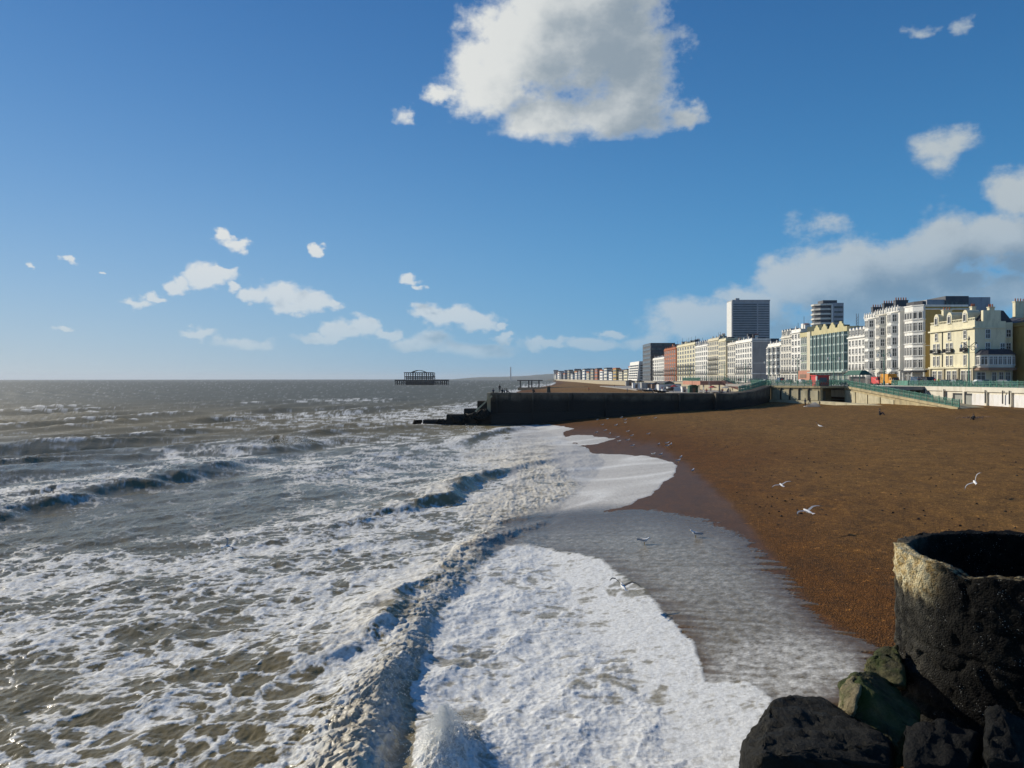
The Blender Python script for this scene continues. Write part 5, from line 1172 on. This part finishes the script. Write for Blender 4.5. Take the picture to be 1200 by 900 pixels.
for k in range(n):
    a0, a1 = k / n, (k + 1) / n; f = lambda a: (x - 1.6 + 3.9 * a, .75 * math.sin(math.pi * min(1, a * 1.15 + .1)) ** .8 * (1 - .3 * math.sin(9 * a)))
    (xa_, ha), (xb_, hb_) = f(a0), f(a1); b.quad((xa_, y - .9, z - .05), (xb_, y - .9, z - .05), (xb_, y - .3, z + hb_), (xa_, y - .3, z + ha)); b.quad((xa_, y - .3, z + ha), (xb_, y - .3, z + hb_), (xb_, y + .9, z - .05), (xa_, y + .9, z - .05))
tag(b.build('tarpaulin', M['canvas'], smooth=True), 'crumpled white tarpaulin heap on the shingle below the stone bastion', 'tarpaulin')

# ------------------------------------------------------------------ street furniture
def lamp_post(x, y, z, h, label, fancy=False):
    t = thing('street_lamp', label, 'street lamp', (x, y, z), 0, 'green street lamps along the promenade')
    MB().lathe(x, y, [(.26, z), (.26, z + .9), (.14, z + 1.1), (.10, z + h)], 8).build('column', M['teal'], t)
    b = MB(); 
    for s in (-1, 1):
        n = 6; pts = [(x + s * 1.5 * math.sin(math.pi / 2 * k / n), y, z + h - 1.4 + 1.0 * math.sin(math.pi * .75 * k / n)) for k in range(n + 1)]
        for p, q in zip(pts[:-1], pts[1:]): b.bar(p, q, .09)
        if fancy:
            for k in range(8): a = 6.283 * k / 8; a2 = 6.283 * (k + 1) / 8; b.bar((x + s * (.75 + .4 * math.cos(a)), y, z + h - 1.5 + .4 * math.sin(a)), (x + s * (.75 + .4 * math.cos(a2)), y, z + h - 1.5 + .4 * math.sin(a2)), .07)
    b.build('bracket', M['teal'] if not fancy else M['iron'], t)
    for s in (-1, 1): MB().lathe(x + s * 1.5, y, [(.08, z + h - .75), (.24, z + h - 1.0), (.2, z + h - 1.4), (.05, z + h - 1.6)], 8).build('lantern', M['frame'], t)
    if fancy: MB().lathe(x, y, [(.16, z + h), (.2, z + h + .3), (.03, z + h + .9)], 8).build('finial', M['iron'], t)
lamp_post(87, 156, 7.36, 8.9, 'tall ornate lamp with scrolled brackets in front of the cream hotel', True)
for k, y in enumerate((192, 222, 250, 278, 306, 336, 368, 402, 440)): lamp_post(87.2, y, 7.36, 8.2, f'slim green lamp post, {["first", "second", "third", "fourth", "fifth", "sixth", "seventh", "eighth", "ninth"][k]} beyond the ornate hotel lamp')
def kiosk():
    t = thing('kiosk', 'bright red kiosk box standing on the stone bastion', 'kiosk', (63.8, 169.5, 7.45))
    MB().box(62.9, 65.4, 168.9, 172.2, 7.46, 9.55).build('wall', M['red'], t); MB().box(62.75, 65.55, 168.75, 172.35, 9.55, 9.72).build('roof', M['red'], t)
    MB().box(62.84, 62.898, 169.2, 169.5, 7.5, 9.5).build('white_trim', M['frame'], t); MB().box(63.4, 64.9, 168.86, 168.898, 8.3, 9.2).build('shutter', M['cl_grey'], t); MB().box(62.8, 63.0, 168.8, 168.95, 7.46, 9.5).build('white_trim', M['frame'], t)
kiosk()
def vehicle(kind, x, y, z, rz, paint, label):
    L_, W_, = {'car': (4.3, 1.75), 'van': (5.2, 2.0), 'truck': (6.2, 2.3)}[kind]
    t = thing('car' if kind == 'car' else kind, label, kind, (x, y, z), rz)
    prof = {'car': [(-2.15, .35), (-2.1, .8), (-1.85, .95), (-1.2, 1.02), (-.55, 1.42), (.9, 1.45), (1.7, 1.0), (2.1, .9), (2.15, .35)],
            'van': [(-2.6, .35), (-2.55, 1.1), (-1.9, 1.25), (-1.2, 2.1), (2.5, 2.15), (2.6, .35)],
            'truck': [(-3.1, .45), (-3.1, 1.3), (-2.7, 2.1), (-1.5, 2.15), (-1.45, .7), (3.1, .7), (3.1, .45)]}[kind]
    n = len(prof); b = MB(); i = 0
    for s in (-1, 1): b.v += [(p[0], s * (W_ / 2 - (.16 if p[1] > 1.2 else 0)), p[1]) for p in prof]
    b.f = [tuple(range(n)), tuple(range(n, 2 * n))[::-1]] + [(k, n + k, n + (k + 1) % n, (k + 1) % n) for k in range(n)]; b.mi = [0] * len(b.f)
    link('body', b.mesh('body', M[paint]), None, t)
    if kind == 'truck': link('cargo_box', MB().box(-1.35, 3.1, -1.15, 1.15, .72, 2.9).mesh('cargo_box', M[paint]), None, t)
    g = MB()
    if kind == 'car':
        for s in (-1, 1): g.quad((-1.1, s * .81, 1.03), (1.55, s * .81, 1.03), (.85, s * .73, 1.4), (-.55, s * .73, 1.4))
        g.quad((-1.22, -.72, 1.03), (-1.22, .72, 1.03), (-.6, .62, 1.4), (-.6, -.62, 1.4)); g.quad((1.72, -.72, 1.03), (1.72, .72, 1.03), (.97, .62, 1.42), (.97, -.62, 1.42))
    else:
        x0, z0, x1, z1 = (-1.93, 1.3, -1.27, 2.0) if kind == 'van' else (-3.1, 1.35, -2.74, 2.0)
        g.quad((x0 - .03, -.8, z0), (x0 - .03, .8, z0), (x1 - .03, .75, z1), (x1 - .03, -.75, z1))
        for s in (-1, 1): g.quad((x0 + .25, s * (W_ / 2 - .05), z0), (x0 + 1.1, s * (W_ / 2 - .05), z0), (x0 + 1.1, s * (W_ / 2 - .13), z1 - .05), (x1 + .1, s * (W_ / 2 - .13), z1 - .05))
    link('side_window', g.mesh('side_window', M['glass']), None, t)
    wh = bpy.data.meshes.get('wheel')
    if wh is None:
        wb = MB(); n = 12
        for s in (-.11, .11): wb.v += [(.32 * math.cos(6.2832 * k / n), s, .32 * math.sin(6.2832 * k / n)) for k in range(n)]
        wb.f = [tuple(range(n)), tuple(range(n, 2 * n))[::-1]] + [(k, n + k, n + (k + 1) % n, (k + 1) % n) for k in range(n)]; wb.mi = [0] * len(wb.f); wh = wb.mesh('wheel', M['rubber'])
    for sx_ in (-.31, .31):
        for s in (-1, 1): o = bpy.data.objects.new('wheel', wh); COL.objects.link(o); o.parent = t; o.location = (L_ * sx_, s * (W_ / 2 - .08), .33)
    for s in (-1, 1): link('headlight', MB().box(-L_ / 2 - .03, -L_ / 2 + .06, s * (W_ / 2 - .3) - .14, s * (W_ / 2 - .3) + .14, .62, .82).mesh('headlight', M['frame']), None, t)
    return t
RD = 7.285; N_ = R(90)
for kind, px, D, paint, rz, lab in (
 ('truck', 1043, 212, 'orange', N_, 'orange yellow truck on the road in front of the white terrace'), ('van', 1029, 222, 'red', N_, 'red van just behind the orange truck'),
 ('van', 1077, 200, 'carblue', N_, 'dark blue van left of the cream hotel'), ('van', 1087, 192, 'carblack', N_, 'black van parked nearest the cream hotel corner'),
 ('car', 1110, 183, 'carblack', N_, 'black car in front of the hotel shop windows'), ('car', 1149, 176, 'carwhite', N_, 'white car under the bowed bay of the hotel'), ('car', 1153, 170, 'carblue', N_, 'dark blue car just in front of the white car by the hotel'), ('car', 1178, 168, 'cargrey', N_ + .5, 'silver grey car near the right edge behind the railing'),
 ('car', 1122, 180, 'cargrey', N_, 'grey car behind the ornate lamp post'), ('van', 1008, 236, 'carwhite', N_, 'white van in front of the dormer house'), ('car', 990, 246, 'cargrey', -N_, 'grey car in front of the green building right end'), ('car', 976, 258, 'carblack', N_, 'black car in front of the green building middle'),
 ('van', 962, 270, 'cargrey', N_, 'grey van passing behind the red kiosk'), ('car', 940, 290, 'carwhite', N_, 'white car seen left of the red kiosk'), ('car', 925, 305, 'carblack', N_, 'black car in front of the tall narrow white house'), ('van', 914, 318, 'carblue', -N_, 'blue van in front of the low white row'), ('car', 898, 335, 'carwhite', N_, 'white car beyond the blue van'), ('car', 880, 360, 'cargrey', N_, 'grey car before the grey sided hotel')):
    vehicle(kind, (px - 600) * D / 960, D, RD, rz, paint, lab)
# white cone tent, shelter, banner, kiosks, boats and stalls
def cone_tent(x, y, z, r, h, m, label):
    t = thing('tent', label, 'tent', (x, y, z)); MB().lathe(x, y, [(r, z), (r, z + h * .35)], 12).build('side_cloth', M[m], t); MB().lathe(x, y, [(r * 1.08, z + h * .35), (r * .4, z + h * .62), (.05, z + h)], 12).build('roof_cloth', M[m], t)
D = 226; cone_tent((1021 - 600) * D / 960, D, 7.42, 1.6, 4.4, 'canvas', 'small white pointed tent beside the red van')
t = thing('seafront_shelter', 'dark green roofed seafront shelter on the promenade above the ramp', 'shelter', (88.6, 208, 7.37))
MB().prism([(87.3, 206), (90.7, 206), (90.7, 216), (87.3, 216)], 9.9, 11.1, [(88.5, 207.2), (89.5, 207.2), (89.5, 214.8), (88.5, 214.8)]).build('roof', M['greenroof'], t)
for x in (87.6, 90.4):
    for y in (206.4, 211, 215.6): MB().lathe(x, y, [(.1, 7.36), (.08, 9.9)], 6).build('column', M['teal'], t)
MB().box(88.95, 89.05, 206.5, 215.5, 7.4, 9.5).build('glass_screen', M['glass'], t); MB().box(88.2, 88.9, 207, 215, 7.75, 7.85).build('seat', M['brown'], t)
tag(MB().box(85.06, 85.10, 176.0, 180.5, 7.5, 8.5).build('railing_banner', M['teal']), 'plain turquoise board fixed on the promenade railing below the white bay tower', 'board')
# terrace canopy and stair behind the groyne
t = thing('terrace_canopy', 'terracotta fronted terrace deck on pale columns behind the groyne', 'terrace', (62, 282, 4.15))
MB().box(62.5, 74, 272, 300, 6.9, 8.2).build('deck', M['terra'], t)
for px, D in ((819, 280), (824.5, 273), (843, 273), (833, 273)): x = (px - 600) * D / 960; MB().lathe(x, D, [(.28, 4.15), (.24, 6.9)], 8).build('column', M['canvas'], t)
MB().prism([(70.5, 271.9), (71.3, 271.9), (79.5, 262.0), (78.7, 262.0)], [7.8, 7.8, 3.9, 3.9], [8.5, 8.5, 4.6, 4.6]).build('stair', M['slate'], t)
MB().prism([(69.4, 271.8), (70.4, 271.8), (78.4, 262.0), (77.4, 262.0)], [7.0, 7.0, 3.9, 3.9], [8.4, 8.4, 4.8, 4.8]).build('stair_flank', M['terra'], t)
railing('terrace_railing', 'green railing along the edge of the terracotta terrace deck', [(62.5, 300, 8.2), (62.5, 272.1, 8.2), (74, 272.1, 8.2), (84, 262, 7.6)], maxp=30)
railing('stair_railing', 'green railing down the dark stair in front of the terrace', [(70.4, 271.7, 8.45), (78.7, 261.8, 4.7)], maxp=8)
railing('groyne_walk_railing', 'green railing along the top of the groyne where it climbs to the promenade', [(46, 166, 6.3), (50.5, 172.5, 6.7), (54.5, 179.5, 7.3), (57.2, 184, 7.5)], maxp=12)
def shed(name, label, px, D, w, h, m, rm='slate', d=3.0, z=4.15, cat='shed', flat=False):
    x = (px - 600) * D / 960; x = min(x, 84 - w); t = thing(name, label, cat, (x, D, z)); MB().box(x, x + w, D, D + d, z - .4, z + h).build('wall', M[m], t)
    if flat: MB().box(x - .15, x + w + .15, D - .15, D + d + .15, z + h, z + h + .18).build('roof', M[rm], t)
    else: MB().prism([(x - .2, D - .2), (x + w + .2, D - .2), (x + w + .2, D + d + .2), (x - .2, D + d + .2)], z + h, z + h + .9, [(x + w * .5 - .05, D - .2), (x + w * .5 + .05, D - .2), (x + w * .5 + .05, D + d + .2), (x + w * .5 - .05, D + d + .2)]).build('roof', M[rm], t)
    MB().box(x + w * .35, x + w * .65, D - .05, D - .003, z, z + h * .8).build('door', M['brown' if m != 'brown' else 'frame'], t)
    return t
shed('green_shed', 'dark green shed beside the terrace deck', 808, 285, 3.2, 2.1, 'greenroof', 'greenroof')
shed('white_cabin', 'small white cabin between the black boats and the green shed', 799.5, 295, 1.4, 1.9, 'panelwhite', 'frame', flat=True)
shed('beach_cafe', 'low white beach cafe with flat roof and dark front, left of the terrace', 772, 330, 9, 2.6, 'panelwhite', 'slate', 5, flat=True, cat='cafe')
shed('beach_cafe', 'grey flat roofed bar further left than the white beach cafe', 752, 400, 8, 2.8, 'grey', 'frame', 5, flat=True, cat='cafe')
shed('white_hut', 'white square hut at the left end of the esplanade buildings', 741.5, 420, 3.8, 2.6, 'panelwhite', 'frame', 3, flat=True, cat='hut')
shed('kiosk', 'brown shuttered kiosk near the foot of the dark stair', 868, 240, 3.0, 2.2, 'brown', 'slate', 3)
shed('beach_stall', 'pale stall with white flat roof next to the green dome behind the groyne', 872, 225, 4, 2.0, 'offwhite', 'frame', 2.4, cat='stall', flat=True)
x = (876 - 600) * 222 / 960; cone_tent(x, 222, 4.15, 1.9, 3.0, 'teal', 'small turquoise domed tent behind the groyne railing')
for k, (px, D, m, lab) in enumerate(((790, 300, 'cl_red', 'red parasol over the esplanade cafe tables'), (835, 262, 'cl_red', 'red parasol under the terracotta terrace'), (850, 250, 'canvas', 'white parasol right of the terrace columns'), (783, 345, 'canvas', 'white parasol in front of the white beach cafe'))):
    x = (px - 600) * D / 960; t = thing('parasol', lab, 'parasol', (x, D, 4.15)); MB().lathe(x, D, [(.04, 4.15), (.04, 6.5)], 6).build('pole', M['frame'], t); MB().lathe(x, D, [(1.5, 6.1), (.8, 6.45), (.05, 6.75)], 8, False).build('canopy', M[m], t)
def boat(px, D, m, label, rz, L_=5.5):
    x = min((px - 600) * D / 960, 83); z = zbeach(x, D) if x < 57 else 4.15; t = thing('boat', label, 'boat', (x, D, z), rz); b = MB(); st = []
    for k in range(9):
        u = k / 8; w = .95 * math.sin(math.pi * (.12 + .80 * u) ** .8) + .05; keel = .15 + .5 * (1 - u) ** 4 + .12 * u; top_ = .95 + .35 * (1 - u) ** 2; st.append([((u - .5) * L_, -w, top_), ((u - .5) * L_, -w * .75, keel + .25), ((u - .5) * L_, 0, keel), ((u - .5) * L_, w * .75, keel + .25), ((u - .5) * L_, w, top_)])
    for r_ in st: b.v += r_
    for k in range(8):
        for j in range(4): b.f.append((k * 5 + j, (k + 1) * 5 + j, (k + 1) * 5 + j + 1, k * 5 + j + 1)); b.mi.append(0)
    b.f.append((0, 1, 2, 3, 4)); b.f.append((44, 43, 42, 41, 40)); b.mi += [0, 0]
    link('hull', b.mesh('hull', M[m], smooth=True), None, t); link('cabin', MB().box(-.2, 1.2, -.55, .55, .7, 1.7).mesh('cabin', M['frame']), None, t); link('deck', MB().box(-2.0, 2.2, -.7, .7, .68, .72).mesh('deck', M['brown']), None, t)
    return t
shed('beach_store', 'brown boarded store among the hauled up boats', 764, 372, 4, 2.4, 'brown', 'slate', 3)
shed('beach_stall', 'dark blue stall left of the grey bar', 748, 450, 4, 2.4, 'darktower', 'frame', 3, cat='stall', flat=True)
shed('beach_stall', 'cream stall beyond the grey bar', 757, 520, 5, 3.0, 'cream', 'slate', 3, cat='stall')
shed('beach_stall', 'grey stall farthest along the esplanade', 742, 560, 6, 3.2, 'grey', 'slate', 4, cat='stall')
shed('kiosk', 'red kiosk between the white beach cafe and the boats', 786, 352, 2.4, 2.5, 'red', 'frame', 2.4, flat=True, cat='kiosk')
shed('beach_store', 'green store right behind the black boats', 779, 376, 4.4, 2.9, 'greenroof', 'slate', 3)
shed('white_marquee', 'long white marquee beyond the green store', 768, 430, 9, 2.8, 'canvas', 'canvas', 5, cat='marquee')
for k_, (px_, D_) in enumerate(((747, 380), (756, 350), (771, 320), (789, 290), (797, 330), (762, 460), (811, 262), (831, 250), (852, 235))):
    x_ = min(83.5, (px_ - 600) * D_ / 960); t = thing('flagpole', f'thin pole on the lower esplanade, {ORD[k_]} of those planted there', 'pole', (x_, D_, 4.15), 0, 'thin poles on the esplanade'); MB().lathe(x_, D_, [(.07, 4.1), (.04, 4.1 + rs.uniform(3.5, 6.5))], 6).build('pole', M['frame' if k_ % 3 else 'iron'], t)
for px, D, m, lab, rz in ((776, 300, 'carblack', 'black hulled boat hauled up behind the groyne, rightmost of the boats', .4), (768, 315, 'carblack', 'black hulled boat in the middle of the hauled up boats', 1.3), (760, 330, 'carblue', 'dark blue boat hauled up among the black ones', .2), (750, 350, 'carwhite', 'white boat hauled up on the esplanade edge', .9), (784, 320, 'carblack', 'black boat close to the brick block end of the esplanade', 2.0)): boat(px, D, m, lab, rz)

# ------------------------------------------------------------------ gulls
def half(pts, th): pass
def gull_flying(x, y, z, rz, dih, label, roll=0.0, dark=False, sc=1.0):
    t = thing('gull', label, 'gull', (x, y, z), rz, 'gulls in flight'); t.rotation_euler = (roll, R(-6), rz); t.scale = (sc,) * 3
    b = MB(); n = 8
    prof = [(-.30, .012, 0), (-.22, .045, 0), (-.10, .070, 0), (.02, .078, .005), (.12, .066, .015), (.19, .048, .03), (.25, .045, .04), (.30, .022, .04)]
    for px_, r_, zz in prof:
        for k in range(n): a = 6.2832 * k / n; b.v.append((px_, r_ * math.cos(a), zz + r_ * .9 * math.sin(a)))
    for j in range(len(prof) - 1):
        for k in range(n): b.f.append((j * n + k, j * n + (k + 1) % n, (j + 1) * n + (k + 1) % n, (j + 1) * n + k)); b.mi.append(0)
    link('body', b.mesh('body', M['gullwhite'], smooth=True), None, t)
    link('tail', MB().prism([(-.28, -.02), (-.42, -.075), (-.42, .075), (-.28, .02)][::-1], -.008, .008).mesh('tail', M['gullwhite']), None, t)
    b = MB(); b.prism([(.29, -.012), (.345, -.005), (.345, .005), (.29, .012)], .025, .05); link('bill', b.mesh('bill', M['bill']), None, t)
    for s in (-1, 1):
        b = MB(); st = [(0, .05, .10, -.09, 0), (.18, .07, .11, -.07, dih * .9), (.34, .09, .12, -.045, dih * 1.5), (.50, .05, .07, -.045, dih * 1.35), (.62, -.03, .0, -.06, dih * .95), (.70, -.10, -.09, -.11, dih * .7)]
        zc = 0; zs = [0, .18 * dih, .30 * dih, .32 * dih, .27 * dih, .22 * dih]
        for (sy, cx_, le, te, _), zz in zip(st, zs):
            yy = s * (.05 + sy * (1 - .25 * dih)); b.v += [(cx_ + le * .6, yy, zz + .03 + .014), (cx_ + te, yy, zz + .035), (cx_ + te, yy, zz + .028), (cx_ + le * .6, yy, zz + .03 - .004)]
        for j in range(len(st) - 1):
            for k in range(4): b.f.append((j * 4 + k, j * 4 + (k + 1) % 4, (j + 1) * 4 + (k + 1) % 4, (j + 1) * 4 + k)); b.mi.append(2 if j == len(st) - 2 else 0)
        b.f.append((0, 1, 2, 3)); b.f.append(tuple(len(b.v) - 1 - k for k in range(4))); b.mi += [0, 2]
        w = link('wing', b.mesh('wing', [M['gulldark'] if dark else M['gullgrey'], M['gullwhite'], M['gulldark']]), None, t)
    return t
for px, py, D, rz, dih, lab, roll, sc in ((730, 688, 31, 1.75, .6, 'dark winged gull gliding low over the edge of the foam', .25, 1.0), (947, 600, 40, 1.9, .25, 'gull with spread wings over the orange shingle, nearest the caisson', -.25, 1.05), (916, 569, 52, 1.6, .2, 'gull gliding over the shingle, above and left of the other', -.3, .95), (1143, 566, 46, 1.2, .5, 'gull banking over the right part of the beach', -.9, 1.0), (961, 499.5, 75, 1.9, .3, 'bright white gull flying over the upper beach', .4, 1.0), (265, 640, 42, 1.0, .9, 'dark gull just above the foamy water on the left', .9, .8)):
    x, y, z = at_depth(px, py, D); gull_flying(x, y, z, rz, dih, lab, roll, py in (688,), sc)
pb = MB(); n = 8
for px_, r_, zz in [(-.30, .01, .20), (-.18, .05, .21), (-.04, .085, .22), (.08, .085, .24), (.15, .055, .29), (.19, .045, .34), (.24, .04, .36), (.28, .012, .355)]:
    for k in range(n): a = 6.2832 * k / n; pb.v.append((px_, r_ * math.cos(a), zz + r_ * math.sin(a)))
for j in range(7):
    for k in range(n): pb.f.append((j * n + k, j * n + (k + 1) % n, (j + 1) * n + (k + 1) % n, (j + 1) * n + k)); pb.mi.append(0)
for s in (-1, 1):
    pb.cur = 1; pb.prism([(-.34, s * .045), (-.05, s * .095), (.09, s * .08), (-.05, s * .05)][::s], .22, .29); pb.cur = 2; pb.box(.0, .015, s * .03 - .008, s * .03 + .008, 0, .16)
pb.box(.27, .33, -.008, .008, .345, .365)
gme = pb.mesh('standing_gull', [M['gullwhite'], M['gullgrey'], M['bill']], smooth=False)
spots = [(706,499),(723,499),(733,493),(733,496.5),(722,499.5),(709.5,505.5),(699,508),(715,509.5),(736,506.8),(740.5,512),(724,513.8),(726,518.5),(736,517.3),(741.5,524),(760,510),(772,522.5),(782,521),(782.5,524.2),(786.5,522.4),(766,534),(774.5,534.6),(798,538),(795,542),(812,554),(749,491),(768,491),(700,493),(712,492),(728,490.5),(729,490)]
spots.sort()
whs = ['at the water edge', 'on the wet shingle', 'on the orange shingle']
for k, (px, py) in enumerate(spots):
    x, y, z = on_beach(px, py + .6); o = bpy.data.objects.new('gull', gme); COL.objects.link(o); o.location = (x, y, z + .02); o.rotation_euler = (0, 0, rs.uniform(-.8, 1.2)); o.scale = (.95,) * 3
    tag(o, f'white gull on the shingle by the groyne, {ORD[k]} from the left of the flock', 'gull', 'gulls resting in front of the groyne')
for px, py, lab in ((755, 639, 'white gull sitting on the grey backwash, left of two'), (815.5, 631, 'white gull sitting on the grey backwash, right of two')):
    x, y, z = on_beach(px, py); o = bpy.data.objects.new('gull', gme); COL.objects.link(o); o.location = (x, y, z - .02); o.rotation_euler = (0, 0, -.4 if px < 800 else 2.6); o.scale = (1.1,) * 3; tag(o, lab, 'gull')
# weed and stones strewn on the upper beach
wb = MB(); rw = random.Random(2)
for k in range(240):
    px, py = rw.choice([(1128, 488), (1140, 490), (1155, 489), (1167, 487)]); x, y, z = ground(px + rw.gauss(0, 7), py + rw.gauss(0, .6)); s = rw.uniform(.05, .16)
    wb.prism([(x - s * 1.6, y - s), (x + s, y - s * .7), (x + s * 1.4, y + s), (x - s, y + s * .8)], z - .05, z + s * .7, [(x - s * .5, y - s * .3), (x + s * .5, y - s * .3), (x + s * .4, y + s * .4), (x - s * .4, y + s * .3)])
wb.build('seaweed_line', M['brown'], None, kind='stuff')
wb = MB()
for k in range(900):
    x, y, z = ground(rw.uniform(800, 1260), 500 + 300 * rw.random() ** 1.5); 
    if x - float(shore(y)) < 12: continue
    s = rw.uniform(.02, .07); a = rw.random() * 3
    q = [(x + s * 1.5 * math.cos(a + i_ * 1.57), y + s * math.sin(a + i_ * 1.57)) for i_ in range(4)]; q2 = [(x + (p_[0] - x) * .5, y + (p_[1] - y) * .5) for p_ in q]; wb.prism(q, z - .02, z + s * .8, q2)
wb.build('scattered_flints', M['groyne'], None, kind='stuff')

# spray thrown up where the breaker falls on itself
sm = MB(); rw = random.Random(9); mx, my, _ = ground(520, 892, 0.0)
def blob(x, y, z, s):
    i = len(sm.v); sm.v += [(x + s, y, z), (x - s, y, z), (x, y + s, z), (x, y - s, z), (x, y, z + s * 1.2), (x, y, z - s * 1.2)]
    for f in ((0, 2, 4), (2, 1, 4), (1, 3, 4), (3, 0, 4), (2, 0, 5), (1, 2, 5), (3, 1, 5), (0, 3, 5)): sm.f.append(tuple(i + q for q in f)); sm.mi.append(0)
for k in range(12000):
    a = rw.random() * 6.283; r = abs(rw.gauss(0, .5)); hgt = .95 * math.exp(-r * r * 2.2) * rw.random() ** .8
    blob(mx + r * math.cos(a) * .7, my + r * math.sin(a) * 1.7, .35 + hgt, rw.uniform(.004, .0115))
for (px, py, sp, n) in ((470, 770, .5, 500), (440, 820, .6, 700), (345, 519, 1.6, 500), (555, 505, .8, 200), (545, 480, 2.5, 500), (505, 705, .4, 300)):
    bx, by, _ = ground(px, py, .6)
    for k in range(n): blob(bx + rw.gauss(0, sp), by + rw.gauss(0, sp * 1.6), .7 + abs(rw.gauss(0, .3)), rw.uniform(.005, .011) * by / 25)
sm.build('sea_spray', M['spray'], None, kind='stuff')

# ------------------------------------------------------------------ sea air
hb_ = MB().box(-14000, 14000, -300, 26000, -4, 118)
hm = bpy.data.materials.new('sea_air'); hm.use_nodes = True; ht = hm.node_tree; ht.nodes.clear()
pv = ht.nodes.new('ShaderNodeVolumePrincipled'); pv.inputs['Color'].default_value = (.78, .86, .95, 1); pv.inputs['Density'].default_value = 4.5e-5; pv.inputs['Anisotropy'].default_value = .2
mo = ht.nodes.new('ShaderNodeOutputMaterial'); ht.links.new(pv.outputs[0], mo.inputs['Volume'])
hb_.build('haze', hm, None, kind='stuff')
